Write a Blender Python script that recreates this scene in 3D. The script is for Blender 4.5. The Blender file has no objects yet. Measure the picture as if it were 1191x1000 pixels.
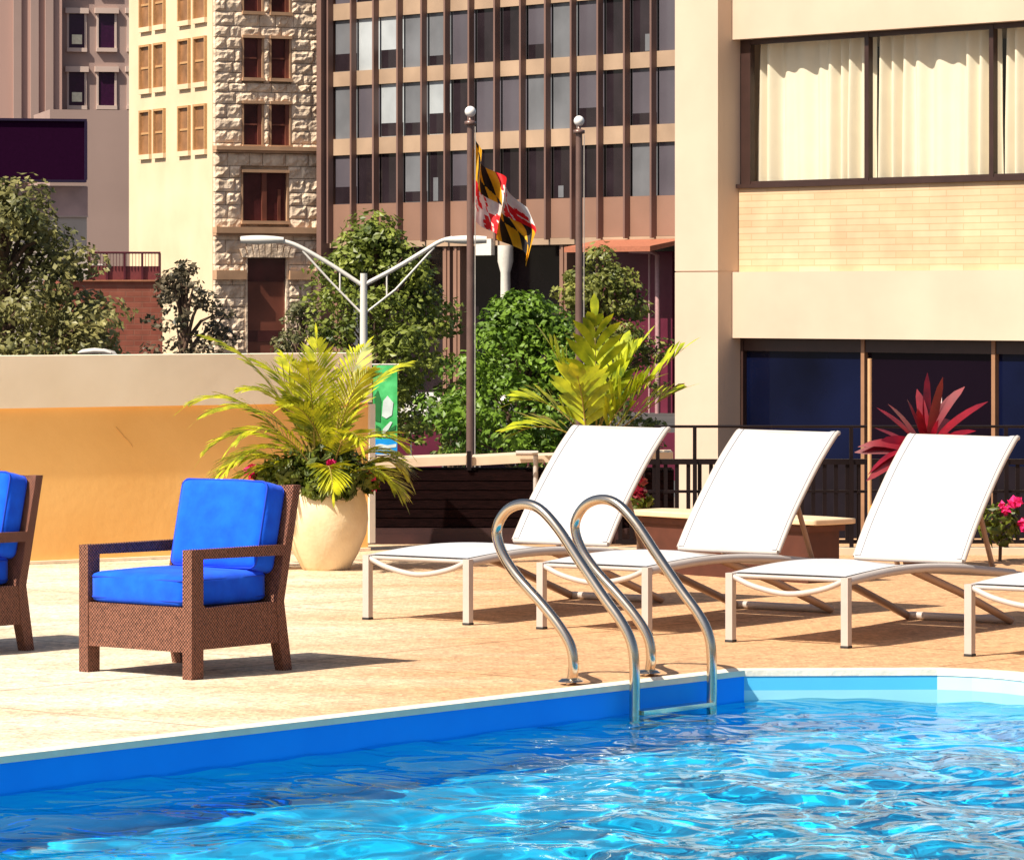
import bpy, bmesh, math, random
from mathutils import Vector, Matrix, noise
random.seed(7)
R = math.radians
sc = bpy.context.scene
COL = sc.collection
H = 1.65; F = 4800.0; CX = 595.5; HY = 350.0
def P(px, py, d):            # a point at distance d seen at that direction
    return Vector(((px-CX)/F*d, d, H-(py-HY)/F*d))
def G(px, py, z=0.0):        # a point on the level z
    d = (H-z)*F/(py-HY)
    return Vector(((px-CX)/F*d, d, z))
# ------------------------------------------------------------------ materials
def _n(nt, t, **k):
    n = nt.nodes.new(t)
    for a, v in k.items(): setattr(n, a, v)
    return n
def mat(name, c, rough=.7, metal=0, spec=.5, var=.12, vscale=6, c2=None, bump=0, bscale=40, coat=0, transl=0, stretch=None, detail=4, ior=None, sheen=0):
    m = bpy.data.materials.new(name); m.use_nodes = True; nt = m.node_tree; L = nt.links.new
    b = nt.nodes['Principled BSDF']; out = nt.nodes['Material Output']
    b.inputs['Roughness'].default_value = rough; b.inputs['Metallic'].default_value = metal
    b.inputs['Specular IOR Level'].default_value = spec
    b.inputs['Coat Weight'].default_value = coat
    b.inputs['Sheen Weight'].default_value = sheen
    if ior: b.inputs['IOR'].default_value = ior
    tc = _n(nt, 'ShaderNodeTexCoord'); mp = _n(nt, 'ShaderNodeMapping'); L(tc.outputs['Object'], mp.inputs[0])
    if stretch: mp.inputs['Scale'].default_value = stretch
    c = tuple(c); lo = tuple(x*(1-var) for x in c); hi = tuple(min(1, x*(1+var)) for x in (c2 or c))
    nz = _n(nt, 'ShaderNodeTexNoise'); nz.inputs['Scale'].default_value = vscale; nz.inputs['Detail'].default_value = detail
    L(mp.outputs[0], nz.inputs['Vector'])
    rp = _n(nt, 'ShaderNodeValToRGB'); rp.color_ramp.elements[0].position = .3; rp.color_ramp.elements[1].position = .7
    rp.color_ramp.elements[0].color = (*lo, 1); rp.color_ramp.elements[1].color = (*hi, 1)
    L(nz.outputs['Fac'], rp.inputs[0]); L(rp.outputs[0], b.inputs['Base Color'])
    if bump:
        n2 = _n(nt, 'ShaderNodeTexNoise'); n2.inputs['Scale'].default_value = bscale; n2.inputs['Detail'].default_value = 6
        L(mp.outputs[0], n2.inputs['Vector'])
        bp = _n(nt, 'ShaderNodeBump'); bp.inputs['Strength'].default_value = bump; bp.inputs['Distance'].default_value = .02
        L(n2.outputs['Fac'], bp.inputs['Height']); L(bp.outputs[0], b.inputs['Normal'])
    if transl:
        tr = _n(nt, 'ShaderNodeBsdfTranslucent'); L(rp.outputs[0], tr.inputs['Color'])
        mx = _n(nt, 'ShaderNodeMixShader'); mx.inputs[0].default_value = transl
        L(b.outputs[0], mx.inputs[1]); L(tr.outputs[0], mx.inputs[2]); L(mx.outputs[0], out.inputs['Surface'])
    m['bsdf'] = b.name
    return m
def bsdf(m): return m.node_tree.nodes[m['bsdf']]
def leafmat(name, c, c2, vscale, transl=.25, rough=.45):
    return mat(name, c, rough, var=.1, vscale=vscale, c2=c2, transl=transl, spec=.4)
# deck: exposed aggregate
def deck_mat():
    m = bpy.data.materials.new('aggregate'); m.use_nodes = True; nt = m.node_tree; L = nt.links.new
    b = nt.nodes['Principled BSDF']; b.inputs['Roughness'].default_value = .85; b.inputs['Specular IOR Level'].default_value = .25
    tc = _n(nt, 'ShaderNodeTexCoord')
    big = _n(nt, 'ShaderNodeTexNoise'); big.inputs['Scale'].default_value = .55; big.inputs['Detail'].default_value = 5
    mp = _n(nt, 'ShaderNodeMapping'); mp.inputs['Rotation'].default_value = (0, 0, R(-40)); mp.inputs['Scale'].default_value = (1.0, 3.0, 1)
    L(tc.outputs['Object'], mp.inputs[0]); L(mp.outputs[0], big.inputs['Vector'])
    # the deck gets warmer towards the lounger side
    sx = _n(nt, 'ShaderNodeSeparateXYZ'); L(tc.outputs['Object'], sx.inputs[0])
    mr = _n(nt, 'ShaderNodeMapRange'); mr.inputs['From Min'].default_value = -1.6; mr.inputs['From Max'].default_value = 1.2
    L(sx.outputs['X'], mr.inputs['Value'])
    ad = _n(nt, 'ShaderNodeMath', operation='MULTIPLY_ADD'); L(big.outputs['Fac'], ad.inputs[0]); ad.inputs[1].default_value = .9
    L(mr.outputs[0], ad.inputs[2])
    rp = _n(nt, 'ShaderNodeValToRGB'); e = rp.color_ramp.elements
    e[0].position = .35; e[0].color = (.82, .72, .57, 1); e[1].position = 1.45 if False else 1.0; e[1].color = (.66, .38, .20, 1)
    mid = e.new(.62); mid.color = (.76, .57, .38, 1)
    L(ad.outputs[0], rp.inputs[0])
    vo = _n(nt, 'ShaderNodeTexVoronoi'); vo.inputs['Scale'].default_value = 42; L(tc.outputs['Object'], vo.inputs['Vector'])
    hs = _n(nt, 'ShaderNodeSeparateColor'); L(vo.outputs['Color'], hs.inputs[0])
    sp = _n(nt, 'ShaderNodeMapRange'); sp.inputs['To Min'].default_value = .70; sp.inputs['To Max'].default_value = 1.16; L(hs.outputs[0], sp.inputs['Value'])
    n3 = _n(nt, 'ShaderNodeTexNoise'); n3.inputs['Scale'].default_value = 7; n3.inputs['Detail'].default_value = 8; L(tc.outputs['Object'], n3.inputs['Vector'])
    s3 = _n(nt, 'ShaderNodeMapRange'); s3.inputs['From Min'].default_value = .3; s3.inputs['From Max'].default_value = .7; s3.inputs['To Min'].default_value = .86; s3.inputs['To Max'].default_value = 1.1; L(n3.outputs['Fac'], s3.inputs['Value'])
    mm = _n(nt, 'ShaderNodeMath', operation='MULTIPLY'); L(sp.outputs[0], mm.inputs[0]); L(s3.outputs[0], mm.inputs[1])
    # saw-cut joints every 1.8 m along the building grid
    br = _n(nt, 'ShaderNodeTexBrick'); br.offset = 0; br.inputs['Scale'].default_value = 1; br.inputs['Brick Width'].default_value = 2.4; br.inputs['Row Height'].default_value = 2.4
    br.inputs['Mortar Size'].default_value = .010; br.inputs['Color1'].default_value = (1, 1, 1, 1); br.inputs['Color2'].default_value = (.93, .93, .93, 1); br.inputs['Mortar'].default_value = (.55, .5, .45, 1)
    m2 = _n(nt, 'ShaderNodeMapping'); m2.inputs['Rotation'].default_value = (0, 0, R(40)); m2.inputs['Location'].default_value = (.9, .5, 0); L(tc.outputs['Object'], m2.inputs[0]); L(m2.outputs[0], br.inputs['Vector'])
    v1 = _n(nt, 'ShaderNodeVectorMath', operation='SCALE'); L(rp.outputs[0], v1.inputs[0]); L(mm.outputs[0], v1.inputs['Scale'])
    v2 = _n(nt, 'ShaderNodeVectorMath', operation='MULTIPLY'); L(v1.outputs[0], v2.inputs[0]); L(br.outputs['Color'], v2.inputs[1])
    L(v2.outputs[0], b.inputs['Base Color'])
    bp = _n(nt, 'ShaderNodeBump'); bp.inputs['Strength'].default_value = .5; bp.inputs['Distance'].default_value = .01
    L(vo.outputs['Distance'], bp.inputs['Height']); L(bp.outputs[0], b.inputs['Normal'])
    return m
def brick_mat(name, c1, c2, mortar, w=.2, h=.066, rough=.8, msize=.006, bump=.4):
    m = bpy.data.materials.new(name); m.use_nodes = True; nt = m.node_tree; L = nt.links.new
    b = nt.nodes['Principled BSDF']; b.inputs['Roughness'].default_value = rough; b.inputs['Specular IOR Level'].default_value = .2
    tc = _n(nt, 'ShaderNodeTexCoord'); s = _n(nt, 'ShaderNodeSeparateXYZ'); L(tc.outputs['Object'], s.inputs[0])
    a = _n(nt, 'ShaderNodeMath', operation='ADD'); L(s.outputs['X'], a.inputs[0]); L(s.outputs['Y'], a.inputs[1])
    cmb = _n(nt, 'ShaderNodeCombineXYZ'); L(a.outputs[0], cmb.inputs[0]); L(s.outputs['Z'], cmb.inputs[1])
    br = _n(nt, 'ShaderNodeTexBrick'); br.inputs['Scale'].default_value = 1; br.inputs['Brick Width'].default_value = w; br.inputs['Row Height'].default_value = h
    br.inputs['Mortar Size'].default_value = msize; br.inputs['Mortar Smooth'].default_value = .3
    br.inputs['Color1'].default_value = (*c1, 1); br.inputs['Color2'].default_value = (*c2, 1); br.inputs['Mortar'].default_value = (*mortar, 1)
    L(cmb.outputs[0], br.inputs['Vector'])
    nz = _n(nt, 'ShaderNodeTexNoise'); nz.inputs['Scale'].default_value = 2.5; nz.inputs['Detail'].default_value = 6; L(tc.outputs['Object'], nz.inputs['Vector'])
    mr = _n(nt, 'ShaderNodeMapRange'); mr.inputs['From Min'].default_value = .3; mr.inputs['From Max'].default_value = .7; mr.inputs['To Min'].default_value = .85; mr.inputs['To Max'].default_value = 1.1; L(nz.outputs['Fac'], mr.inputs['Value'])
    v = _n(nt, 'ShaderNodeVectorMath', operation='SCALE'); L(br.outputs['Color'], v.inputs[0]); L(mr.outputs[0], v.inputs['Scale']); L(v.outputs[0], b.inputs['Base Color'])
    bp = _n(nt, 'ShaderNodeBump'); bp.invert = True; bp.inputs['Strength'].default_value = bump; bp.inputs['Distance'].default_value = .01
    L(br.outputs['Fac'], bp.inputs['Height']); L(bp.outputs[0], b.inputs['Normal'])
    return m
def wicker_mat(name, c1, c2, scale=60):
    m = bpy.data.materials.new(name); m.use_nodes = True; nt = m.node_tree; L = nt.links.new
    b = nt.nodes['Principled BSDF']; b.inputs['Roughness'].default_value = .55; b.inputs['Specular IOR Level'].default_value = .35
    tc = _n(nt, 'ShaderNodeTexCoord'); s = _n(nt, 'ShaderNodeSeparateXYZ'); L(tc.outputs['Object'], s.inputs[0])
    a = _n(nt, 'ShaderNodeMath', operation='ADD'); L(s.outputs['X'], a.inputs[0]); L(s.outputs['Y'], a.inputs[1])
    def wave(sock, k, ph=0):
        mu = _n(nt, 'ShaderNodeMath', operation='MULTIPLY_ADD'); L(sock, mu.inputs[0]); mu.inputs[1].default_value = k; mu.inputs[2].default_value = ph
        si = _n(nt, 'ShaderNodeMath', operation='SINE'); L(mu.outputs[0], si.inputs[0]); return si.outputs[0]
    k = 2*math.pi/.0165
    p1 = _n(nt, 'ShaderNodeMath', operation='MULTIPLY'); L(wave(a.outputs[0], k), p1.inputs[0]); L(wave(s.outputs['Z'], k), p1.inputs[1])
    nz = _n(nt, 'ShaderNodeTexNoise'); nz.inputs['Scale'].default_value = 70; L(tc.outputs['Object'], nz.inputs['Vector'])
    ad = _n(nt, 'ShaderNodeMath', operation='MULTIPLY_ADD'); L(p1.outputs[0], ad.inputs[0]); ad.inputs[1].default_value = .45; L(nz.outputs['Fac'], ad.inputs[2])
    rp = _n(nt, 'ShaderNodeValToRGB'); e = rp.color_ramp.elements; e[0].position = .15; e[0].color = (*c1, 1); e[1].position = .8; e[1].color = (*c2, 1)
    L(ad.outputs[0], rp.inputs[0]); L(rp.outputs[0], b.inputs['Base Color'])
    bp = _n(nt, 'ShaderNodeBump'); bp.inputs['Strength'].default_value = .9; bp.inputs['Distance'].default_value = .004
    L(p1.outputs[0], bp.inputs['Height']); L(bp.outputs[0], b.inputs['Normal'])
    return m
def two_sided_fresnel(nt, ior):
    L = nt.links.new; g = _n(nt, 'ShaderNodeNewGeometry'); mi = _n(nt, 'ShaderNodeMapRange'); L(g.outputs['Backfacing'], mi.inputs['Value'])
    mi.inputs['To Min'].default_value = ior; mi.inputs['To Max'].default_value = 1/ior
    fr = _n(nt, 'ShaderNodeFresnel'); L(mi.outputs[0], fr.inputs['IOR']); return fr
def water_mat():
    m = bpy.data.materials.new('pool_water'); m.use_nodes = True; nt = m.node_tree; L = nt.links.new
    nt.nodes.remove(nt.nodes['Principled BSDF']); out = nt.nodes['Material Output']
    tc = _n(nt, 'ShaderNodeTexCoord')
    nz = _n(nt, 'ShaderNodeTexNoise'); nz.inputs['Scale'].default_value = 4.2; nz.inputs['Detail'].default_value = 1.2; nz.inputs['Distortion'].default_value = .8
    L(tc.outputs['Object'], nz.inputs['Vector'])
    bp = _n(nt, 'ShaderNodeBump'); bp.inputs['Strength'].default_value = .45; bp.inputs['Distance'].default_value = .06; L(nz.outputs['Fac'], bp.inputs['Height'])
    fr = two_sided_fresnel(nt, 1.33); L(bp.outputs[0], fr.inputs['Normal'])
    tr = _n(nt, 'ShaderNodeBsdfRefraction'); tr.inputs['IOR'].default_value = 1.33; tr.inputs['Roughness'].default_value = 0; tr.inputs['Color'].default_value = (.6, .96, 1, 1)
    gl = _n(nt, 'ShaderNodeBsdfGlossy'); gl.inputs['Roughness'].default_value = .03; gl.inputs['Color'].default_value = (.68, .82, .86, 1); L(bp.outputs[0], gl.inputs['Normal'])
    mx = _n(nt, 'ShaderNodeMixShader'); L(fr.outputs[0], mx.inputs[0]); L(tr.outputs[0], mx.inputs[1]); L(gl.outputs[0], mx.inputs[2])
    L(mx.outputs[0], out.inputs['Surface'])
    return m
def glass_mat(name='window_glass', tint=(.96, .97, .95), ior=1.5):
    m = bpy.data.materials.new(name); m.use_nodes = True; nt = m.node_tree; L = nt.links.new
    nt.nodes.remove(nt.nodes['Principled BSDF']); out = nt.nodes['Material Output']
    fr = two_sided_fresnel(nt, ior)
    tr = _n(nt, 'ShaderNodeBsdfTransparent'); tr.inputs['Color'].default_value = (*tint, 1)
    gl = _n(nt, 'ShaderNodeBsdfGlossy'); gl.inputs['Roughness'].default_value = .01
    mx = _n(nt, 'ShaderNodeMixShader'); L(fr.outputs[0], mx.inputs[0]); L(tr.outputs[0], mx.inputs[1]); L(gl.outputs[0], mx.inputs[2]); L(mx.outputs[0], out.inputs['Surface'])
    return m
M = {}
M['deck'] = deck_mat()
M['coping'] = mat('coping', (.80, .72, .58), .7, var=.08, vscale=9, bump=.2)
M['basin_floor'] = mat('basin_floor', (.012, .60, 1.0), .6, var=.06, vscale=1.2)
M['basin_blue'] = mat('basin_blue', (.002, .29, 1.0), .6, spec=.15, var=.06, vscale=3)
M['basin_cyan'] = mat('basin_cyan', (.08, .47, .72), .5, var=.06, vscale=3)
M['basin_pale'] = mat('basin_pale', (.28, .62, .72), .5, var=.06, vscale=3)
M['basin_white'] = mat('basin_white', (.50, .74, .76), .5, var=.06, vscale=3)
M['water'] = water_mat()
M['wall_orange'] = mat('wall_orange', (.92, .50, .155), .9, var=.05, vscale=1.1, c2=(.95, .57, .21), bump=.12, bscale=14, spec=.1)
M['wall_cap'] = mat('wall_cap', (.92, .78, .59), .9, var=.05, vscale=1.4, c2=(.95, .83, .66), bump=.06, bscale=12, spec=.1)
M['white_trim'] = mat('white_trim', (.75, .70, .62), .5, var=.06)
M['wicker'] = wicker_mat('wicker', (.04, .013, .008), (.36, .15, .095))
M['cushion'] = mat('blue_canvas', (.004, .085, .82), .85, var=.06, vscale=9, c2=(.006, .13, .95), bump=.25, bscale=16, spec=.15, sheen=.1)
M['piping'] = mat('blue_piping', (.002, .05, .55), .8, var=.05)
M['sling'] = mat('white_sling', (.56, .555, .575), .75, var=.03, vscale=160, bump=.15, bscale=220, spec=.3)
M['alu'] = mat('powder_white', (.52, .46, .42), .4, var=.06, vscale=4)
M['alu_shade'] = mat('shaded_frame', (.38, .24, .16), .45, var=.08, vscale=4)  # frame colour darkened to paint in the shade under the lounger
M['steel'] = mat('stainless', (.62, .54, .44), .16, metal=1, var=.03)
M['rubber'] = mat('rubber', (.03, .03, .03), .8)
M['urn'] = mat('urn', (.80, .60, .36), .65, var=.10, vscale=4, c2=(.82, .68, .46), bump=.15)
M['soil'] = mat('soil', (.05, .03, .02), .95)
M['palm'] = leafmat('palm_leaf', (.08, .13, .008), (.66, .65, .025), 11, .22)
M['palm2'] = leafmat('broad_palm_leaf', (.09, .16, .010), (.62, .66, .025), 8, .22)
M['stem'] = mat('palm_stem', (.30, .22, .05), .6, var=.2)
M['shrub'] = leafmat('shrub_leaf', (.02, .05, .010), (.16, .19, .015), 14, .2)
M['pink'] = mat('pink_petal', (.85, .02, .20), .6, var=.15, transl=.2)
M['redleaf'] = mat('red_leaf', (.16, .004, .015), .3, var=.3, vscale=9, c2=(.20, .004, .012), transl=.06)
M['yellowleaf'] = mat('yellow_leaf', (.7, .35, .03), .5, var=.2, transl=.2)
M['bark'] = mat('bark', (.12, .07, .045), .9, bump=.5, bscale=20)
M['darkwood'] = mat('dark_slats', (.009, .003, .003), .8, spec=.05, var=.5, vscale=12, bump=.4, stretch=(1, 1, 6))
M['plinth'] = mat('dark_plinth', (.035, .010, .010), .6, var=.3)
M['ledge'] = mat('pale_ledge', (.66, .52, .38), .7, var=.1)
M['black_panel'] = mat('black_panel', (.010, .006, .009), .5, spec=.2, var=.2)
M['hem'] = mat('sling_hem', (.46, .45, .46), .7, var=.03)
M['table_top'] = mat('cream_top', (.74, .56, .36), .55, var=.08, vscale=8)
M['table_base'] = mat('brown_base', (.08, .022, .012), .6, var=.2, vscale=10)
M['fence'] = mat('dark_fence_metal', (.010, .006, .007), .5, spec=.15, var=.2)
M['brass'] = mat('tan_metal', (.55, .34, .18), .4, var=.1)
M['conc'] = mat('cream_concrete', (.62, .475, .36), .85, var=.04, vscale=1.1, c2=(.66, .51, .39), bump=.06, bscale=12, spec=.15)
M['facebrick'] = brick_mat('cream_brick', (.70, .51, .33), (.645, .45, .27), (.58, .39, .23), w=.42, h=.062, bump=.2)
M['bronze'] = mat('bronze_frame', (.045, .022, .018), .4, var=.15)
M['bronze_lit'] = mat('sunlit_bronze', (.33, .17, .09), .45, var=.1)  # window bronze with sunlight painted into the colour, for some lower mullions
M['curtain'] = mat('curtain', (.86, .77, .62), .85, var=.03, transl=.08, spec=.1)
M['glass'] = glass_mat()
M['room'] = mat('dark_room', (.02, .014, .02), .9)
M['navy_glass'] = mat('navy_glass', (.003, .005, .022), .05, var=.5, vscale=.9, spec=.25)
M['black_glass'] = mat('black_glass', (.005, .002, .006), .05, var=.3, vscale=.7, spec=.18)
M['asphalt'] = mat('asphalt', (.06, .055, .055), .9, var=.2, vscale=.4)
M['terrace'] = mat('terrace', (.12, .08, .06), .9)
# ------------------------------------------------------------------ mesh builder
class MB:
    def __init__(s): s.v = []; s.f = []; s.mi = []; s.sm = []
    def add(s, vs, fs, mi=0, smooth=False):
        o = len(s.v); s.v += [tuple(v) for v in vs]
        for f in fs: s.f.append([i+o for i in f]); s.mi.append(mi); s.sm.append(smooth)
        return s
    def box(s, a, b, mi=0, fr=None):
        x0, y0, z0 = a; x1, y1, z1 = b
        vs = [Vector(p) for p in ((x0,y0,z0),(x1,y0,z0),(x1,y1,z0),(x0,y1,z0),(x0,y0,z1),(x1,y0,z1),(x1,y1,z1),(x0,y1,z1))]
        if fr: vs = [fr(v) for v in vs]
        return s.add(vs, [(0,3,2,1),(4,5,6,7),(0,1,5,4),(1,2,6,5),(2,3,7,6),(3,0,4,7)], mi)
    def prism(s, poly, axis, a, b, mi=0, fr=None):   # poly in the two other axes
        def mk(p, t):
            if axis == 'x': return Vector((t, p[0], p[1]))
            if axis == 'y': return Vector((p[0], t, p[1]))
            return Vector((p[0], p[1], t))
        n = len(poly); vs = [mk(p, a) for p in poly]+[mk(p, b) for p in poly]
        if fr: vs = [fr(v) for v in vs]
        return s.add(vs, [list(range(n))[::-1], list(range(n, 2*n))]+[(i, (i+1) % n, n+(i+1) % n, n+i) for i in range(n)], mi)
    def tube(s, pts, r, n=10, mi=0, cap=True, smooth=True, flat=1.0):
        pts = [Vector(p) for p in pts]; k = len(pts)
        rs = r if isinstance(r, (list, tuple)) else [r]*k
        up = None; vs = []
        for i, p in enumerate(pts):
            t = (pts[min(i+1, k-1)]-pts[max(i-1, 0)]).normalized()
            if up is None:
                up = Vector((0, 0, 1)) if abs(t.z) < .9 else Vector((1, 0, 0))
            a = t.cross(up).normalized(); up = a.cross(t).normalized(); b = up
            for j in range(n):
                q = 2*math.pi*j/n
                vs.append(p+a*math.cos(q)*rs[i]+b*math.sin(q)*rs[i]*flat)
        fs = [(i*n+j, i*n+(j+1) % n, (i+1)*n+(j+1) % n, (i+1)*n+j) for i in range(k-1) for j in range(n)]
        s.add(vs, fs, mi, smooth)
        if cap: s.add([vs[j] for j in range(n)], [list(range(n))[::-1]], mi); s.add([vs[(k-1)*n+j] for j in range(n)], [list(range(n))], mi)
        return s
    def lathe(s, prof, c=(0, 0, 0), n=32, mi=0, smooth=True):
        c = Vector(c); vs = []
        for r, z in prof:
            for j in range(n):
                q = 2*math.pi*j/n; vs.append(c+Vector((r*math.cos(q), r*math.sin(q), z)))
        k = len(prof)
        return s.add(vs, [(i*n+j, i*n+(j+1) % n, (i+1)*n+(j+1) % n, (i+1)*n+j) for i in range(k-1) for j in range(n)], mi, smooth)
    def ball(s, c, r, n=14, mi=0, sq=1):
        return s.lathe([(max(1e-4, r*math.sin(math.pi*i/n)), -r*sq*math.cos(math.pi*i/n)) for i in range(n+1)], c, n+2, mi)
    def build(s, name, m, parent=None, loc=None):
        me = bpy.data.meshes.new(name); me.from_pydata(s.v, [], s.f)
        for mm in (m if isinstance(m, (list, tuple)) else [m]): me.materials.append(mm)
        me.polygons.foreach_set('material_index', s.mi); me.polygons.foreach_set('use_smooth', s.sm); me.update()
        o = bpy.data.objects.new(name, me); COL.objects.link(o)
        if parent: o.parent = parent
        if loc is not None: o.location = loc
        return o
def thing(name, label, cat, loc=(0, 0, 0), rz=0, group=None):
    o = bpy.data.objects.new(name, None); COL.objects.link(o); o.location = loc; o.rotation_euler = (0, 0, rz)
    o.empty_display_size = .2
    return tag(o, label, cat, group)
def tag(o, label, cat, group=None):
    o['label'] = label; o['category'] = cat
    if group: o['group'] = group
    return o
def struct(o): o['kind'] = 'structure'; return o
def children(o): return [c for c in COL.objects if c.parent == o]
def dup(o, parent=None):
    c = o.copy(); COL.objects.link(c)
    if parent: c.parent = parent
    for ch in children(o): dup(ch, c)
    return c
def smooth_path(pts, n=6):
    pts = [Vector(p) for p in pts]; out = []
    for i in range(len(pts)-1):
        p0 = pts[max(i-1, 0)]; p1 = pts[i]; p2 = pts[i+1]; p3 = pts[min(i+2, len(pts)-1)]
        for j in range(n):
            t = j/n
            out.append(.5*((2*p1)+(p2-p0)*t+(2*p0-5*p1+4*p2-p3)*t*t+(3*p1-p0-3*p2+p3)*t**3))
    out.append(pts[-1]); return out
def pillow(mb, a, b, r=.03, puff=.012, fr=None, n=12, seed=0, mi=0):
    bm = bmesh.new(); bmesh.ops.create_cube(bm, size=2)
    bmesh.ops.subdivide_edges(bm, edges=bm.edges[:], cuts=n, use_grid_fill=True)
    a = Vector(a); b = Vector(b); c = (a+b)/2; h = (b-a)/2
    vs = []
    for v in bm.verts:
        q = Vector([math.copysign(abs(x)**.8, x)*hh for x, hh in zip(v.co, h)])
        inner = Vector([max(-(hh-r), min(hh-r, x)) for x, hh in zip(q, h)])
        d = q-inner
        if d.length > 1e-6:
            if sum(abs(abs(x)-1) < 1e-4 for x in v.co) >= 1: d = d.normalized()*r
        p = inner+d
        w = [math.cos(min(1, abs(x/hh))*math.pi/2) for x, hh in zip(p, h)]
        for k in range(3):
            i, j = [m for m in range(3) if m != k]
            if abs(abs(v.co[k])-1) < 1e-4: p[k] += math.copysign(puff*math.sqrt(max(0, w[i]*w[j]))*(1.0+.35*noise.noise(Vector((p[i]*5+seed, p[j]*5, k)))), v.co[k])
        p += Vector([noise.noise(Vector((q.x*9, q.y*9, q.z*9+seed+9*k)))*.0012 for k in range(3)])
        p += c
        vs.append(fr(p) if fr else p)
    mb.add(vs, [[v.index for v in f.verts] for f in bm.faces], mi, True)
    bm.free(); return mb
# ------------------------------------------------------------------ pool and deck
EDGE_A = G(0, 884); EDGE_B = G(866, 783)
de = (EDGE_B-EDGE_A).normalized()
LFT = EDGE_A-de*14
pool = [LFT, EDGE_B, G(1090, 782)]
for px, py in ((1130, 783.5), (1165, 786), (1200, 790), (1260, 800), (1330, 818), (1420, 848)): pool.append(G(px, py))
pool += [Vector((8.5, 8, 0)), Vector((8.5, 3, 0)), Vector((LFT.x, 3, 0))]
pool = [Vector((p.x, p.y, 0)) for p in pool]
def offset(poly, d):
    out = []; n = len(poly)
    for i in range(n):
        p0, p1, p2 = poly[i-1], poly[i], poly[(i+1) % n]
        a = (p1-p0).normalized(); b = (p2-p1).normalized()
        na = Vector((-a.y, a.x, 0)); nb = Vector((-b.y, b.x, 0)); m = (na+nb).normalized()
        out.append(p1+m*d/max(.3, m.dot(na)))
    return out
area = sum(pool[i].x*pool[(i+1) % len(pool)].y-pool[(i+1) % len(pool)].x*pool[i].y for i in range(len(pool)))
sgn = 1 if area < 0 else -1          # outward
cop = offset(pool, .11*sgn)
def holed(name, outer, inner, z, m):
    bm = bmesh.new(); loops = []
    for lp in (outer, inner):
        vs = [bm.verts.new((p[0], p[1], z)) for p in lp]
        loops += [bm.edges.new((vs[i], vs[(i+1) % len(vs)])) for i in range(len(vs))]
    bmesh.ops.triangle_fill(bm, use_beauty=True, edges=loops)
    bmesh.ops.recalc_face_normals(bm, faces=bm.faces)
    for f in bm.faces:
        if f.normal.z < 0: f.normal_flip()
    me = bpy.data.meshes.new(name); bm.to_mesh(me); bm.free(); me.materials.append(m)
    o = bpy.data.objects.new(name, me); COL.objects.link(o); return struct(o)
DECK_Y = 28.7
holed('pool_deck', [(-26, -6), (14, -6), (14, DECK_Y), (-26, DECK_Y)], cop, 0, M['deck'])
mb = MB(); n = len(pool)
inn = offset(pool, -.012*sgn)
for i in range(n):
    j = (i+1) % n
    a, b, c, d = cop[i], cop[j], pool[j], pool[i]; up = Vector((0, 0, .014))
    mb.add([a, b, b+up, a+up, d+up, c+up, c-Vector((0, 0, .012)), d-Vector((0, 0, .012))], [(0, 1, 2, 3), (3, 2, 5, 4), (4, 5, 6, 7)])
struct(mb.build('pool_coping', M['coping']))
WZ = -.118; FLZ = -1.25
mb = MB()
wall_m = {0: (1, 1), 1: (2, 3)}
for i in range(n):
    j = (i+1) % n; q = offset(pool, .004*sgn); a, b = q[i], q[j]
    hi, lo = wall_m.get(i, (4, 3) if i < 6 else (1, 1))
    z0, z1, z2 = -.010, -.075, FLZ
    A = [Vector((p.x, p.y, z)) for z in (z0, z1, z2) for p in (a, b)]
    B_ = [Vector((p.x, p.y, -.19)) for p in (a, b)]
    mb.add(A[:4], [(0, 1, 3, 2)], hi); mb.add(A[2:4]+B_, [(0, 1, 3, 2)], lo); mb.add(B_+A[4:], [(0, 1, 3, 2)], 0)
mb.add([Vector((p.x, p.y, FLZ)) for p in pool], [list(range(n))], 0)
bo = struct(mb.build('pool_basin', [M['basin_floor'], M['basin_blue'], M['basin_cyan'], M['basin_pale'], M['basin_white']])); bo.cycles.is_caustics_receiver = True
def inside(x, y, poly):
    c = False; m = len(poly)
    for i in range(m):
        a, b = poly[i], poly[i-1]
        if (a.y > y) != (b.y > y) and x < (b.x-a.x)*(y-a.y)/(b.y-a.y)+a.x: c = not c
    return c
mb = MB(); st = .045
X0, X1, Y0, Y1 = -6.2, 5.2, 8.0, 18.8
nx = int((X1-X0)/st); ny = int((Y1-Y0)/st); idx = {}
def wave(x, y):
    v = Vector((x*1.1, y*1.0, 0)); w = Vector((x*2.6+5, y*2.3, 3)); u = Vector((x*5.5, y*5.0, 7))
    dw = ((x-EDGE_A.x)*de.y-(y-EDGE_A.y)*de.x)      # distance from the long wall
    calm = .42+.58*max(0, min(1, (dw-.2)/1.9))*max(.35, min(1, (x+2.8)/3.2))
    return (.032*noise.noise(v*1.3)+.030*noise.noise(w*1.25)+.017*noise.noise(u*1.2))*calm
vs = []; fs = []
for j in range(ny+1):
    for i in range(nx+1):
        x = X0+i*st; y = Y0+j*st; vs.append((x, y, WZ+wave(x, y)))
big = offset(pool, .05*sgn)
inn_flag = [inside(v[0], v[1], big) for v in vs]
for j in range(ny):
    for i in range(nx):
        q = (j*(nx+1)+i, j*(nx+1)+i+1, (j+1)*(nx+1)+i+1, (j+1)*(nx+1)+i)
        if all(inn_flag[k] for k in q): fs.append(q)
mb.add(vs, fs, 0, True)
for x0, x1, y0, y1 in ((LFT.x, 8.5, 3, Y0), (X1, 8.5, Y0, 13), (LFT.x, X0, Y0, 10)):
    mb.add([(x0, y0, WZ), (x1, y0, WZ), (x1, y1, WZ), (x0, y1, WZ)], [(0, 1, 2, 3)])
wo = struct(mb.build('pool_water', M['water'])); wo.cycles.is_caustics_caster = True
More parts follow.
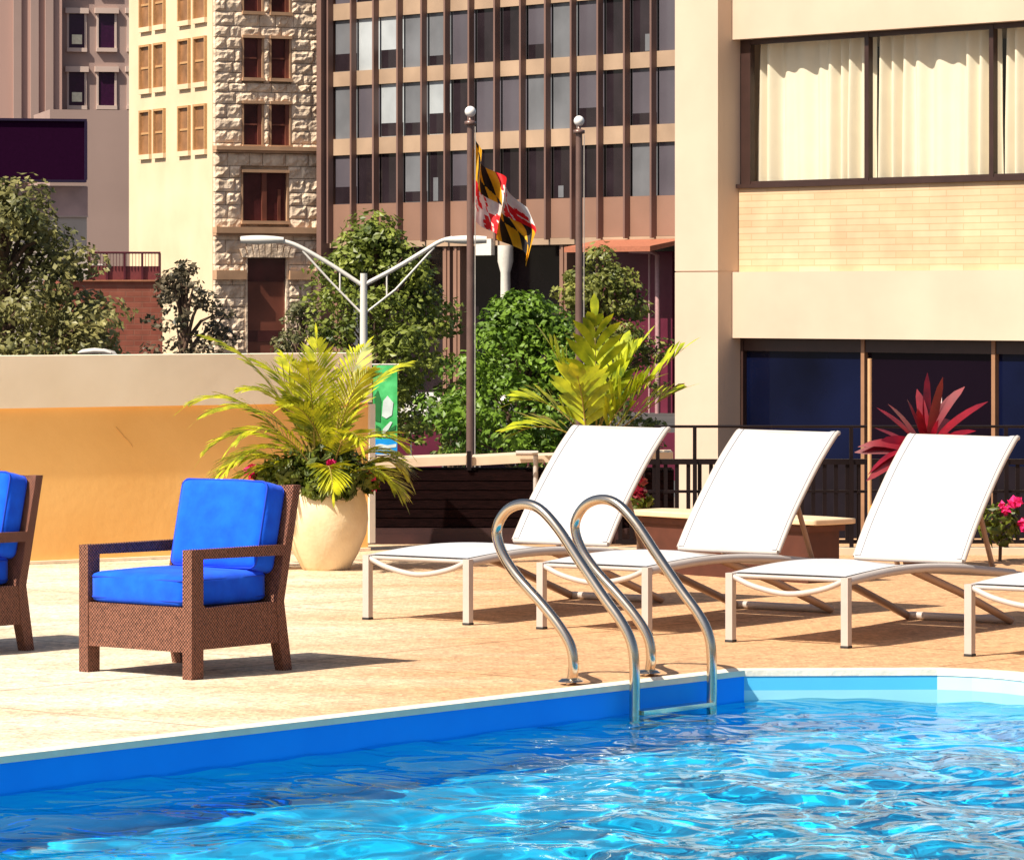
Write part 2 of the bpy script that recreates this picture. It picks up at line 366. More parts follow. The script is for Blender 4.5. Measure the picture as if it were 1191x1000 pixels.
# ground of the street below, and the lower terrace in front of the hotel wing
mb = MB(); mb.add([(-1500, -400, -4), (1500, -400, -4), (1500, 3000, -4), (-1500, 3000, -4)], [(0, 1, 2, 3)]); struct(mb.build('street_ground', M['asphalt']))
mb = MB(); mb.box((-1.5, DECK_Y+.004, -3.99), (16, 60, -1.2)); struct(mb.build('lower_terrace', M['terrace']))
mb = MB(); mb.box((-26, -6, -3.98), (14, -5.9, -.01)); mb.box((-26, -5.9, -3.98), (-25.9, DECK_Y, -.01)); mb.box((13.9, -5.9, -3.98), (14, DECK_Y-.1, -.01)); mb.box((-25.9, DECK_Y-.1, -3.98), (13.9, DECK_Y, -.01)); struct(mb.build('podium_wall', M['conc']))
# ------------------------------------------------------------------ left garden wall
w0 = Vector(((-260-CX)/F*24.9, 24.9, 0)); w1 = Vector(((428-CX)/F*27.3, 27.3, 0))
t = thing('garden_wall', 'orange stucco garden wall with a pale concrete cap band behind the chairs', 'wall', w0, math.atan2(w1.y-w0.y, w1.x-w0.x))
LW = (w1-w0).length
def wz(x, y, z): return Vector((x, y, z))
ztop = H-63*26.2/F; zb = H-123*26.2/F
mb = MB(); N = 60
vs = []
mb.box((0, 0, 0), (LW, .22, zb)); mb.build('stucco_face', M['wall_orange'], t)
mb = MB(); mb.box((-.002, -.032, zb+.001), (LW+.01, .26, ztop)); mb.build('cap_band', M['wall_cap'], t)
mb = MB(); mb.box((LW-.0, -.02, .05), (LW+.045, .2, zb-.01)); mb.build('edge_trim', M['white_trim'], t)
mb = MB(); mb.box((0, -.035, 0.002), (LW-.001, -.001, .02)); mb.build('base_strip', M['wall_cap'], t)
# cracks on the stucco
mb = MB()
rc = random.Random(4)
for (cx, cz) in ((LW-1.05, .62), (LW-1.42, .32), (LW-1.9, .85)):
    pts = [(cx, -.003, cz)]
    for k in range(7): pts.append((pts[-1][0]+rc.uniform(-.01, .03), -.003, pts[-1][2]-rc.uniform(.008, .03)))
    mb.tube(pts, .0018, 5)
mb.build('crack', mat('crack', (.62, .34, .12), .9), t)
# ------------------------------------------------------------------ wicker armchairs
def armchair(origin, rz, label):
    t = thing('wicker_armchair', label, 'armchair', origin, rz, 'wicker armchairs with blue cushions'); W = .686; h = W/2; a = .055
    for sx in (-1, 1):
        x0, x1 = (h-a, h) if sx > 0 else (-h, -h+a)
        mb = MB()
        mb.prism([(0, 0), (.075, 0), (.075, .565), (0, .565)], 'x', x0, x1)
        mb.build('front_post', M['wicker'], t)
        mb = MB(); mb.prism([(.076, .522), (.617, .515), (.628, .563), (.076, .564)], 'x', x0+.001, x1-.001); mb.build('armrest', M['wicker'], t)
        mb = MB(); mb.prism([(.602, 0), (.655, 0), (.602, .31), (.713, .825), (.668, .825), (.552, .31), (.570, .128)], 'x', x0+.0, x1-.0); mb.build('rear_post', M['wicker'], t)
        mb = MB(); mb.prism([(.076, .128), (.568, .128), (.550, .31), (.09, .31), (.076, .325)], 'x', x0+.002, x1-.002); mb.build('side_panel', M['wicker'], t)
    mb = MB(); mb.box((-h+a+.001, .004, .118), (h-a-.001, .05, .312)); mb.build('front_apron', M['wicker'], t)
    mb = MB(); mb.box((-h+a+.001, .052, .22), (h-a-.001, .549, .305)); mb.build('seat_deck', M['wicker'], t)
    mb = MB(); mb.prism([(.556, .20), (.590, .20), (.602, .31), (.709, .822), (.672, .822), (.556, .31)], 'x', -h+a+.001, h-a-.001); mb.build('back_panel', M['wicker'], t)
    def piping(x0, x1, y0, y1, z, fr, par, rr=.03):
        pts = []
        for cx, cy, a0 in ((x1-rr, y1-rr, 0), (x0+rr, y1-rr, 90), (x0+rr, y0+rr, 180), (x1-rr, y0+rr, 270)):
            for k in range(5): q = R(a0+k*22.5); pts.append(fr(Vector((cx+rr*math.cos(q), cy+rr*math.sin(q), z))))
        mb = MB(); mb.tube(pts+[pts[0]], .0048, 6); mb.build('piping', M['piping'], par)
    mb = MB(); pillow(mb, (-h+a+.006, .012, .313), (h-a-.006, .55, .448), .026, .012, seed=3); o = mb.build('seat_cushion', M['cushion'], t)
    for z in (.337, .427): piping(-h+a+.004, h-a-.004, .010, .552, z, lambda p: p, o)
    ang = math.atan2(.116, .515)
    def fr(p):
        y, z = p.y, p.z; return Vector((p.x, .582+(y)*math.cos(ang)+z*math.sin(ang), .435+z*math.cos(ang)-y*math.sin(ang)))
    mb = MB(); pillow(mb, (-.215, -.14, 0), (h-a+.012, -.004, .388), .028, .014, fr, seed=8); o = mb.build('back_cushion', M['cushion'], t)
    for yy in (-.128, -.018): piping(-.216, h-a+.013, -.002, .39, 0, lambda p: fr(Vector((p.x, yy, p.y))), o, .035)
    return t
def chair_at(px, py, which, rz, label):       # which = local point that stands at the pixel
    g = G(px, py); c, s = math.cos(rz), math.sin(rz); x, y = which
    return armchair((g.x-(c*x-s*y), g.y-(s*x+c*y), 0), rz, label)
chair_at(223, 791, (.343, 0), R(-38.7), 'brown wicker armchair with blue cushions standing whole in front of the palm urn')
chair_at(40, 756, (.343, .655), R(-38.7), 'brown wicker armchair with blue cushions cut off by the left picture edge')
# ------------------------------------------------------------------ loungers
def lounger(foot, rz, label, seat=1.2):
    t = thing('sun_lounger', label, 'sun lounger', foot, rz, 'white sling sun loungers in a row'); w = .32; e = seat-1.2
    LEGH = .335
    def rail(y): # height of the side rail
        return .315+.035*math.sin(min(1, y/1.2)*math.pi)*.8-(.0 if y < 1.2 else (y-1.2)*.10)
    for sx in (-1, 1):
        mb = MB(); x = sx*w
        mb.prism([(x-.019, -.019), (x+.019, -.019), (x+.019, .019), (x-.019, .019)], 'z', .012, LEGH); l = mb.build('leg', M['alu'], t)
        mb = MB(); mb.box((x-.021, -.021, 0), (x+.021, .021, .012)); mb.build('foot_cap', M['rubber'], l)
        mb = MB(); pts = [(x, y, rail(y)) for y in [.02+i*.09 for i in range(int((1.86+e)/.09))]]
        mb.tube(pts, .022, 8, flat=1.0); mb.build('side_rail', M['alu'], t)
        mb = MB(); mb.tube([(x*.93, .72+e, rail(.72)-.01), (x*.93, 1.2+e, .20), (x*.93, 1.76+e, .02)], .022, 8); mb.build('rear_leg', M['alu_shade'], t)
        # back prop
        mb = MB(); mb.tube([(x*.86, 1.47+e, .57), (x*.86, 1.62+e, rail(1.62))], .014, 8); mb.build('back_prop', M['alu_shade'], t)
    mb = MB(); mb.tube([(-w*.93, 1.76+e, .022), (w*.93, 1.76+e, .022)], .02, 8); mb.tube([(-w, 1.84+e, rail(1.84)), (w, 1.84+e, rail(1.84))], .016, 8); mb.build('ground_bar', M['alu'], t)
    mb = MB(); mb.tube(smooth_path([(-w, 0, .325), (-w*.6, 0, .275), (0, 0, .245), (w*.6, 0, .275), (w, 0, .325)], 5), .014, 8); mb.tube([(-w, .02, .322), (w, .02, .322)], .012, 8); mb.build('front_bar', M['alu'], t)
    # seat sling with a slight sag
    mb = MB(); nx, ny = 10, 22; vs = []
    for th in (0, -.006):
        for j in range(ny+1):
            for i in range(nx+1):
                y = .01+(seat-.0)*j/ny; x = -w+.012+(2*w-.024)*i/nx
                vs.append((x, y, rail(y)+.024-.022*math.cos(x/w*math.pi/2)*min(1, j/4)+th))
    k = (nx+1)*(ny+1)
    fs = [(j*(nx+1)+i, j*(nx+1)+i+1, (j+1)*(nx+1)+i+1, (j+1)*(nx+1)+i) for j in range(ny) for i in range(nx)]
    fs += [tuple(q+k for q in reversed(f)) for f in fs]
    mb.add(vs, fs, 0, True); mb.build('seat_sling', M['sling'], t)
    # backrest: slightly curved panel
    prof = smooth_path([(0, seat+.015, .36), (0, seat+.13, .51), (0, seat+.27, .665), (0, seat+.42, .815), (0, seat+.575, .945), (0, seat+.61, .957)], 4)
    bw = w-.012
    mb = MB(); vs = []
    for th in (0, 1):
        for p in prof:
            for i in range(nx+1):
                x = -bw+2*bw*i/nx; sag = .018*math.cos(x/bw*math.pi/2)
                vs.append((x, p.y+sag*.7+th*.004, p.z-sag*.7-th*.004))
    m_ = len(prof); k = (nx+1)*m_
    fs = [(j*(nx+1)+i, j*(nx+1)+i+1, (j+1)*(nx+1)+i+1, (j+1)*(nx+1)+i) for j in range(m_-1) for i in range(nx)]
    fs += [tuple(q+k for q in reversed(f)) for f in fs]
    mb.add(vs, fs, 0, True); bs = mb.build('back_sling', M['sling'], t)
    for sx in (-1, 1):
        mb = MB(); vs = []
        for p in prof:
            for xx in (bw-.004, bw-.034):
                sag = .018*math.cos(xx/bw*math.pi/2); vs.append((sx*xx, p.y+sag*.7-.003, p.z-sag*.7+.003))
        mb.add(vs, [(2*i, 2*i+1, 2*i+3, 2*i+2) for i in range(len(prof)-1)], 0, True); mb.build('hem', M['hem'], bs)
    mb = MB()
    for sx in (-1, 1): mb.tube([(sx*(bw+.002), p.y+.010, p.z-.008) for p in prof], .013, 8)
    mb.tube([(-bw, prof[-1].y, prof[-1].z-.006), (bw, prof[-1].y+.006, prof[-1].z-.012)], .010, 8)
    mb.tube([(-bw, prof[0].y+.01, prof[0].z-.012), (bw, prof[0].y+.01, prof[0].z-.012)], .014, 8)
    mb.build('back_frame', M['alu'], t)
    return t
yaw = math.atan2(-.59, .81)
def L_at(px1, py1, px2, py2, label, seat=1.2, dy=0):
    a = G(px1, py1); b = G(px2, py2); c = (a+b)/2
    return lounger(c, yaw+dy, label, seat)
L_at(432, 720, 540, 727, 'white sling lounger nearest the dark planter wall, standing before it', 1.28, R(1))
L_at(631, 730, 752, 740, 'white sling lounger seen behind the pool ladder rails')
L_at(850, 747, 984, 753, 'white sling lounger standing in front of the spiky red plant', 1.18, R(2))
g = G(1128, 763); L4 = lounger(g+Vector((math.cos(yaw)*.32, math.sin(yaw)*.32, 0)), yaw, 'white sling lounger cut off by the right picture edge')
# ------------------------------------------------------------------ pool ladder
base = G(664, 796); nd = Vector((de.y, -de.x, 0))
pA = [(664, 796), (667, 775), (664, 752), (652, 730), (630, 702), (600, 668), (583, 640), (578, 615), (589, 594), (608, 586), (628, 592), (650, 616), (675, 654), (702, 694), (722, 722), (734, 746), (738, 775), (738, 835), (738, 905)]
loc = []
for px, py in pA:
    r = (px-CX)/F; s_ = (r*base.y-base.x)/(nd.x-r*nd.y); q = base+nd*s_
    loc.append((s_, H-(py-HY)/F*q.y))
loc[0] = (loc[0][0], 0.0)
for i in range(-3, 0): loc[i] = (loc[-3][0], loc[i][1])
t = thing('pool_ladder', 'stainless steel ladder with two looped handrails at the pool edge', 'pool ladder', (base.x, base.y, 0), math.atan2(nd.y, nd.x))
offs = (0, .545)
for oy in offs:
    mb = MB(); mb.tube(smooth_path([(s, oy, z) for s, z in loc], 5), .0225, 14); r = mb.build('handrail', M['steel'], t)
    mb = MB(); mb.lathe([(.0, .028), (.04, .026), (.052, .018), (.056, .014)], (loc[0][0], oy, 0), 20); mb.build('flange', M['steel'], r)
sv = loc[-1][0]
for z in (-.098, -.30, -.52):
    mb = MB(); mb.box((sv-.035, offs[0]+.02, z-.012), (sv+.035, offs[1]-.02, z+.008)); mb.build('tread', M['steel'], t)
    
# ------------------------------------------------------------------ urn, palm, flowers
def strip(mb, p, d, n_, L_, w, bend=.3, seg=4, fold=.0, mi=0, wprof=None):
    d = d.normalized(); side = d.cross(n_)
    if side.length < 1e-3: side = d.cross(Vector((0, 0, 1)))
    side.normalize(); pts = []; q = p.copy(); dd = d.copy()
    vs = []
    for i in range(seg+1):
        t_ = i/seg; ww = w*(wprof(t_) if wprof else math.sin(math.pi*min(1, .12+.88*(1-t_)**.8*.9+.0))) if i < seg else w*.05
        vs += [q-side*ww, q+side*ww]
        q = q+dd*(L_/seg); dd = (dd+Vector((0, 0, -bend/seg))).normalized()
    mb.add(vs, [(2*i, 2*i+1, 2*i+3, 2*i+2) for i in range(seg)], mi, True)
def frond(parent, base_, az, elev, L_, leafL, leafW, nleaf, droop, m, ms, start=.25, updown=.2, seed=0):
    rn = random.Random(seed); mb = MB(); d = Vector((math.cos(az)*math.cos(elev), math.sin(az)*math.cos(elev), math.sin(elev)))
    pts = [Vector(base_)]; seg = 16; dirs = [d.copy()]
    for i in range(seg):
        pts.append(pts[-1]+d*(L_/seg)); tt = i/seg
        d = (d+Vector((0, 0, -droop/seg*(.4+1.6*tt)))).normalized(); dirs.append(d.copy())
    mb.tube(pts, [.008*(1-.8*i/seg) for i in range(seg+1)], 5, 1)
    hz = Vector((-math.sin(az), math.cos(az), 0))
    for k in range(nleaf):
        tt = start+(1-start)*(k+.5)/nleaf; fi = tt*seg; i = min(int(fi), seg-1); p = pts[i].lerp(pts[i+1], fi-i); dd = dirs[i]
        nrm = hz.cross(dd).normalized()
        if nrm.z < 0: nrm = -nrm
        prof = math.sin(math.pi*(.18+.80*(tt-start)/(1-start)))**.6
        for s in (-1, 1):
            q = (hz*s*(.85-.45*(tt-start)/(1-start))+dd*(.65+.35*tt)+nrm*(updown+rn.uniform(-.12, .12))).normalized()
            strip(mb, p, q, nrm+hz*s*.35, leafL*prof*rn.uniform(.85, 1.1), leafW*rn.uniform(.8, 1.15), bend=.55+rn.uniform(-.2, .25), seg=4)
    strip(mb, pts[-1], dirs[-1], Vector((0, 0, 1)), leafL*.6, leafW, .3)
    return mb.build('frond', [m, ms], parent)
uc = G(379, 662)
t = thing('planter_urn', 'large cream rounded urn standing by the orange wall end', 'planter', uc)
mb = MB(); mb.lathe([(.001, .0), (.14, .0), (.15, .012), (.20, .10), (.248, .22), (.262, .31), (.255, .40), (.235, .47), (.228, .49), (.235, .505), (.225, .515), (.205, .50), (.2, .46), (.001, .45)], (0, 0, 0), 40); mb.build('bowl', M['urn'], t)
mb = MB(); mb.lathe([(.2, .462), (.12, .475), (.001, .48)], (0, 0, 0), 20); mb.build('soil', M['soil'], t)
t = thing('areca_palm', 'feathery yellow green palm growing from the cream urn', 'palm', uc+Vector((0, 0, .47)))
rp = random.Random(11)
specs = [ # azimuth deg, elevation deg, length, droop
 (172, 68, 1.28, 1.25), (186, 60, 1.05, 1.7), (200, 42, .85, 1.8), (120, 72, .98, 1.1), (60, 76, 1.0, 1.2), (20, 70, 1.02, 1.3), (350, 62, .72, 2.0), (330, 45, .55, 1.9),
 (240, 66, .85, 1.5), (290, 60, .80, 1.8), (165, 48, .80, 2.0), (215, 60, .85, 1.9), (85, 60, .9, 1.5), (265, 74, .95, 1.3), (8, 58, .62, 2.2), (310, 74, .9, 1.3), (150, 74, 1.0, 1.5), (192, 74, .9, 1.9),
 (30, 50, .6, 2.0), (225, 76, .7, 1.6), (280, 48, .6, 2.1), (100, 80, .95, .7), (178, 54, .95, 1.9), (186, 38, .78, 1.9), (205, 50, .9, 2.1), (165, 62, 1.1, 1.7), (350, 40, .5, 2.0)]
for i, (az, el, ln, dr) in enumerate(specs):
    frond(t, (rp.uniform(-.06, .06), rp.uniform(-.05, .05), 0), R(az), R(el), ln, .23, .0085, 24, dr, M['palm'], M['stem'], start=.34, updown=.1, seed=i)
mb = MB()
for i in range(9):
    a = rp.uniform(0, 6.28); x, y = rp.uniform(-.06, .06), rp.uniform(-.05, .05)
    mb.tube([(x, y, -.02), (x*1.6+.03*math.cos(a), y*1.6, .25), (x*2.2+.06*math.cos(a), y*2.2, .5)], [.014, .011, .007], 6)
mb.build('stem', M['stem'], t)
def leafcloud(mb, c, rad, n_, size, rn, mi=0, up=.3, shell=.5, asp=.55):
    c = Vector(c); rad = Vector(rad)
    for i in range(n_):
        v = Vector((rn.gauss(0, 1), rn.gauss(0, 1), rn.gauss(0, 1))).normalized()
        rr = shell+(1-shell)*rn.random()**.5
        p = c+Vector((v.x*rad.x, v.y*rad.y, v.z*rad.z))*rr
        d = Vector((rn.gauss(0, 1), rn.gauss(0, 1), rn.gauss(0, .6))).normalized(); nn = (v+Vector((rn.gauss(0, .5), rn.gauss(0, .5), rn.gauss(0, .5)+up))).normalized()
        sd = d.cross(nn)
        if sd.length < .1: continue
        sd.normalize(); d = nn.cross(sd); s = size*rn.uniform(.6, 1.3)
        mb.add([p-d*s*.5, p+sd*s*asp*.5-nn*s*.06, p+d*s*.5, p-sd*s*asp*.5-nn*s*.06], [(0, 1, 2), (0, 2, 3)], mi)
t = thing('flowering_shrub', 'low green shrub with pink blooms spilling over the cream urn rim', 'plant', uc+Vector((0, 0, .56)))
mb = MB(); rn = random.Random(5)
for (x, y, z, r) in ((-.27, -.05, .04, .15), (-.36, -.02, .03, .09), (-.16, -.05, .06, .16), (0, -.16, .0, .15), (.17, -.05, .03, .15), (.1, .1, .08, .15), (-.12, .1, .08, .14), (0, 0, .12, .16), (.24, .0, -.02, .09), (-.05, -.2, -.05, .1), (.1, -.2, -.06, .1), (-.25, 0, .0, .07)):
    leafcloud(mb, (x, y, z), (r, r, r*.8), 170, .075, rn, shell=.3)
mb.build('foliage', M['shrub'], t)
for (x, y, z, r) in ((-.47+.02, .0, .04, .045), (.27, -.04, .03, .045), (.28, .02, -.03, .05), (.04, -.22, .1, .018)):
    mb = MB(); leafcloud(mb, (x, y, z), (r, r, r), 60, .05, rn, shell=.4, asp=.8); mb.build('bloom', M['pink'], t)
# ------------------------------------------------------------------ dark planter wall
pd = 28.05
def X(px, d): return (px-CX)/F*d
t = thing('planter_box', 'long low planter box clad in near black slats under pale ledges', 'planter', (X(433, pd), pd, 0))
x1 = X(784, pd)-X(433, pd)
mb = MB(); mb.box((0, .02, .11), (x1, .5, .50)); nb = 6
for k in range(nb):
    z = .115+k*.063; mb.box((.004, 0, z), (x1-.004, .019, z+.056))
mb.build('slat_panel', M['darkwood'], t)
mb = MB(); mb.box((-.11, -.05, 0), (x1+.05, .55, .07)); mb.box((-.10, -.046, .0702), (x1+.04, .54, .108)); mb.build('plinth', M['plinth'], t)
for a, b, z0, z1 in ((436, 542, .512, .585), (549, 624, .53, .60), (626, 783, .55, .61)):
    mb = MB(); mb.prism([(X(a, pd)-X(433, pd), z0), (X(b, pd)-X(433, pd), z0+.025), (X(b, pd)-X(433, pd), z1+.012), (X(a, pd)-X(433, pd), z1-.012)], 'y', .01, .5); mb.build('ledge', M['ledge'], t)
for px, a in ((545.5, .05), ):
    mb = MB(); mb.box((X(px, pd)-X(433, pd)-.014, -.02, .5), (X(px, pd)-X(433, pd)+.014, .02, .63)); mb.build('bracket', M['fence'], t)
mb = MB(); mb.tube([(X(623, pd)-X(433, pd), -.03, .11), (X(623, pd)-X(433, pd), -.03, .60), ], .017, 8); mb.tube([(X(600, pd)-X(433, pd), -.03, .617), (X(623, pd)-X(433, pd)+.016, -.03, .617)], .017, 8); mb.build('rail', M['alu'], t)
# ------------------------------------------------------------------ low table
u = Vector((.663, -.749, 0)); nn_ = Vector((.749, .663, 0))
cn = Vector((X(946, 24.0), 24.0, 0)); tl = 1.62
t = thing('low_table', 'long low table with a cream top and brown base behind the loungers', 'table', cn-u*tl, math.atan2(u.y, u.x))
mb = MB(); pillow(mb, (0, 0, .340), (tl, .36, .378), .010, 0.0, n=8); mb.build('tabletop', M['table_top'], t)
mb = MB(); mb.box((.12, .06, 0), (tl-.10, .32, .334)); 
mb.box((.09, .04, .30), (tl-.07, .34, .3345)); mb.build('pedestal', M['table_base'], t)
# ------------------------------------------------------------------ fence
fd = 26.9; fx0 = X(716, fd); fx1 = 5.3
t = thing('metal_fence', 'dark metal fence with vertical bars behind the loungers', 'fence', (fx0, fd, 0))
LF = fx1-fx0
mb = MB(); mb.box((0, -.02, .585), (LF, .03, .62)); mb.build('rail', M['fence'], t)
mb = MB(); mb.box((0, -.012, .07), (LF, .012, .095)); mb.build('rail', M['fence'], t)
mb = MB(); mb.tube([(X(762, fd)-fx0, 0, .832), (LF, 0, .832)], .009, 8); mb.build('rail', M['fence'], t)
mb = MB(); mb.box((0, -.012, .40), (LF, .012, .418)); mb.build('rail', M['fence'], t)
k = 0; x = .03
while x < LF-.02:
    mb = MB(); mb.box((x-.013, -.008, .096), (x+.013, .008, .399)); mb.box((x-.013, -.008, .419), (x+.013, .008, .584)); mb.build('baluster', M['fence'], t); x += .074
for px in (765, 808, 990, 1170):
    x = X(px, fd)-fx0; mb = MB(); mb.box((x-.014, -.031, 0), (x+.014, -.021, .62)); mb.box((x-.012, -.012, .6205), (x+.012, .012, .83)); mb.build('post', M['fence'], t)
mb = MB(); mb.box((-.3, -.09, 0), (LF, .09, .045)); o = mb.build('kerb', M['ledge'], t)
# slim post
sd = 26.6; mb = MB(); mb.tube([(0, 0, 0.0), (0, 0, H-(417-HY)/F*sd)], .014, 10); mb.lathe([(.05, .0), (.05, .012), (.015, .014)], (0, 0, 0), 14)
o = mb.build('slim_post', M['brass'], None, (X(1011.5, sd), sd, 0)); tag(o, 'slim tan metal post rising beside the spiky red plant', 'post')
# ------------------------------------------------------------------ plants at the fence
def pot(loc_, r, h, label, m=M['table_base']):
    mb = MB(); mb.lathe([(.001, 0), (r*.72, 0), (r, h*.9), (r*1.06, h*.9), (r*1.06, h), (r*.92, h), (r*.9, h*.88), (.001, h*.88)], (0, 0, 0), 24)
    return tag(mb.build('plant_pot', m, None, loc_), label, 'pot')
rc_ = Vector((X(1078, 25.6), 25.6, 0))
pot(rc_, .2, .38, 'brown pot under the spiky red plant')
t = thing('cordyline_plant', 'spiky dark red strap leaved plant before the hotel windows', 'plant', rc_+Vector((0, 0, .50)))
mb = MB(); mb.tube([(0, 0, -.17), (0, .0, .28)], .02, 8); mb.build('stem', M['bark'], t)
rn = random.Random(21)
dirs = [(176, 30, .40), (172, 14, .42), (182, 4, .38), (185, -12, .36), (170, 44, .36), (150, 62, .38), (120, 72, .40), (200, 66, .36), (30, 74, .42), (12, 66, .44), (350, 58, .42), (340, 40, .30), (60, 50, .3), (240, 45, .36), (270, 60, .36), (300, 50, .34), (220, 20, .36), (160, 54, .42), (90, 80, .4), (280, 20, .3), (100, 30, .3), (0, 70, .46)]
for az, el, ln in dirs:
    mb = MB(); a, e = R(az), R(el); d = Vector((math.cos(a)*math.cos(e), math.sin(a)*math.cos(e), math.sin(e)))
    strip(mb, Vector((0, 0, .14+rn.uniform(0, .14)))+d*.02, (d+Vector((rn.uniform(-.25,.25),0,rn.uniform(-.2,.2)))), Vector((rn.uniform(-1,1), -.5, rn.uniform(.1,1))), ln*rn.uniform(.85,1.15), .036, bend=rn.uniform(.3, 1.3), seg=7, wprof=lambda t_: .35+.65*math.sin(math.pi*min(1, t_*.9+.08))); mb.build('leaf', M['redleaf'], t)
def smallplant(px, py, d, h, kind, label, m, w=.14):
    t = thing('bedding_plant', label, 'plant', (X(px, d), d, 0)); top = H-(py-HY)/F*d
    mb = MB(); mb.tube([(0, 0, 0.0), (.01, 0, top-.1)], .012, 6); mb.build('stem', M['bark'], t)
    mb = MB(); rn = random.Random(px)
    leafcloud(mb, (0, 0, top-h*.5-.05), (w, w, h*.55), 160, .08, rn, shell=.2); mb.build('foliage', M['shrub'], t)
    for k in range(5):
        mb = MB(); leafcloud(mb, (rn.uniform(-w, w), -w*.6, top-rn.uniform(.0, h*.8)), (.03, .03, .035), 16, .06, rn, shell=.3, asp=.7); mb.build(kind, m, t)
smallplant(1163, 575, 26.2, .26, 'bloom', 'bushy plant with magenta blooms at the fence near the right picture edge', M['pink'])
smallplant(1028, 572, 26.3, .24, 'leaf', 'small plant with yellow leaves beside the slim tan post', M['yellowleaf'], .07)
smallplant(742, 555, 26.2, .2, 'bloom', 'small plant with red blooms at the left end of the metal fence', M['redleaf'], .09)
# broad palm behind the planter
bp_ = Vector((X(690, 27.6), 27.6, 0))
bp_ = Vector((X(690, 27.75), 27.75, 0))
t = thing('broad_leaf_palm', 'bushy yellow green palm with broad leaflets behind the first lounger', 'palm', bp_)
specs = [(100, 86, .90, .3), (8, 56, .88, .35), (0, 42, .70, .3), (172, 58, .66, 1.3), (180, 40, .64, 1.3), (12, 70, .80, .5), (168, 74, .78, .6), (255, 70, .62, .9), (60, 70, .8, .7), (340, 64, .60, .8)]
for i, (az, el, ln, dr) in enumerate(specs):
    frond(t, (rp.uniform(-.04, .04), rp.uniform(-.04, .04), .62), R(az), R(el), ln, .31, .031, 8, dr, M['palm2'], M['stem'], start=.3, updown=.35, seed=50+i)
mb = MB()
for k in range(6): mb.tube([(.03*k-.075, .02*(k % 3), .0), (.02*k-.05, 0, .68)], .014, 6)
mb.build('stem', M['stem'], t)
# ------------------------------------------------------------------ hotel wing
A0 = Vector((X(785, 40), 40, 0))
def fs_(px, w):     # distance along the facade of a pixel column at recess w
    r = (px-CX)/F; b = A0+nn_*w
    return (r*b.y-b.x)/(u.x-r*u.y)
def fz(px, py, w):
    q = A0+nn_*w+u*fs_(px, w); return H-(py-HY)/F*q.y
t = thing('hotel_wing', 'cream concrete and brick hotel wing with bronze windows at the right', 'building', A0, math.atan2(u.y, u.x))
HS = fs_(1152, .3)+4*(fs_(1152, .3)-fs_(1007, .3))+.12; s1 = fs_(835, 0)
z_head = fz(862, 47, .3); z_sill = fz(862, 217, .3); z_j = fz(852, 316, .2); z_bb = fz(852, 393, .2); z_lh = fz(862, 402, .3)
ZT = 6.2; ZB = -1.2
mb = MB(); jz = fz(800, 316, 0)
mb.box((0, 0, ZB), (s1, 8, jz-.006)); mb.box((0, 0, jz+.006), (s1, 8, ZT)); mb.box((.004, .012, jz-.006), (s1-.004, 7.9, jz+.006)); mb.build('pier', M['conc'], t)
mb = MB(); mb.box((s1+.001, .19, z_head), (HS, 8, ZT)); mb.build('upper_band', M['conc'], t)
mb = MB(); mb.box((s1+.001, .19, z_bb), (HS, 8, z_j-.004)); mb.build('lower_band', M['conc'], t)
mb = MB(); mb.box((s1+.001, .275, z_j-.003), (HS, 8, z_sill-.02)); mb.build('brick_panel', M['facebrick'], t)
mb = MB(); mb.box((s1+.001, 2.0, z_sill), (HS, 8, z_head-.001)); mb.box((s1+.001, 2.0, ZB), (HS, 8, z_bb-.001)); mb.build('inner_room', M['room'], t)
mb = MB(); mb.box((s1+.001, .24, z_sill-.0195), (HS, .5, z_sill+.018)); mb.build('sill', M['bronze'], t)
# upper windows
edges = [fs_(862, .3), fs_(1007, .3), fs_(1152, .3)]; [edges.append(edges[-1]+(edges[2]-edges[1])) for _ in range(4)]
for i in range(6):
    a, b = edges[i], edges[i+1]; fr = .035; a2 = a+(.09 if i == 0 else .0)
    mb = MB()
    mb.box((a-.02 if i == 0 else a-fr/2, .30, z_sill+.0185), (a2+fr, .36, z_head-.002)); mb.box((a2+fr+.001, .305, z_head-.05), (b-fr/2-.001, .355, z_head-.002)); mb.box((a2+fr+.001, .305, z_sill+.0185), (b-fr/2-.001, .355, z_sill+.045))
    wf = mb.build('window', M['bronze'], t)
    mb = MB(); mb.add([(a2+fr, .33, z_sill+.045), (b-fr/2, .33, z_sill+.045), (b-fr/2, .33, z_head-.05), (a2+fr, .33, z_head-.05)], [(0, 1, 2, 3)]); mb.build('pane', M['glass'], wf)
    mb = MB(); vs = []; N = 160; rn = random.Random(i+3); c0 = a2+fr+.0; c1 = b-.0
    ph = [rn.uniform(0, 6.28) for _ in range(4)]
    for zt, k in ((z_sill+.03, 1.0), (z_sill+.5, .95), (z_head-.1, .7), (z_head-.003, .55)):
        for q in range(N+1):
            s = c0+(c1-c0)*q/N; y = .46+.062*k*math.sin(s*36+ph[0]+2.0*math.sin(s*5+ph[1])+.2*zt)*(.65+.45*math.sin(s*5.3+ph[3]))+.022*math.sin(s*17+ph[2])
            vs.append((s+.006*math.sin(zt*3+s*20), y, zt))
    mb.add(vs, [(j*(N+1)+q, j*(N+1)+q+1, (j+1)*(N+1)+q+1, (j+1)*(N+1)+q) for j in range(3) for q in range(N)], 0, True); mb.build('curtain', M['curtain'], wf)
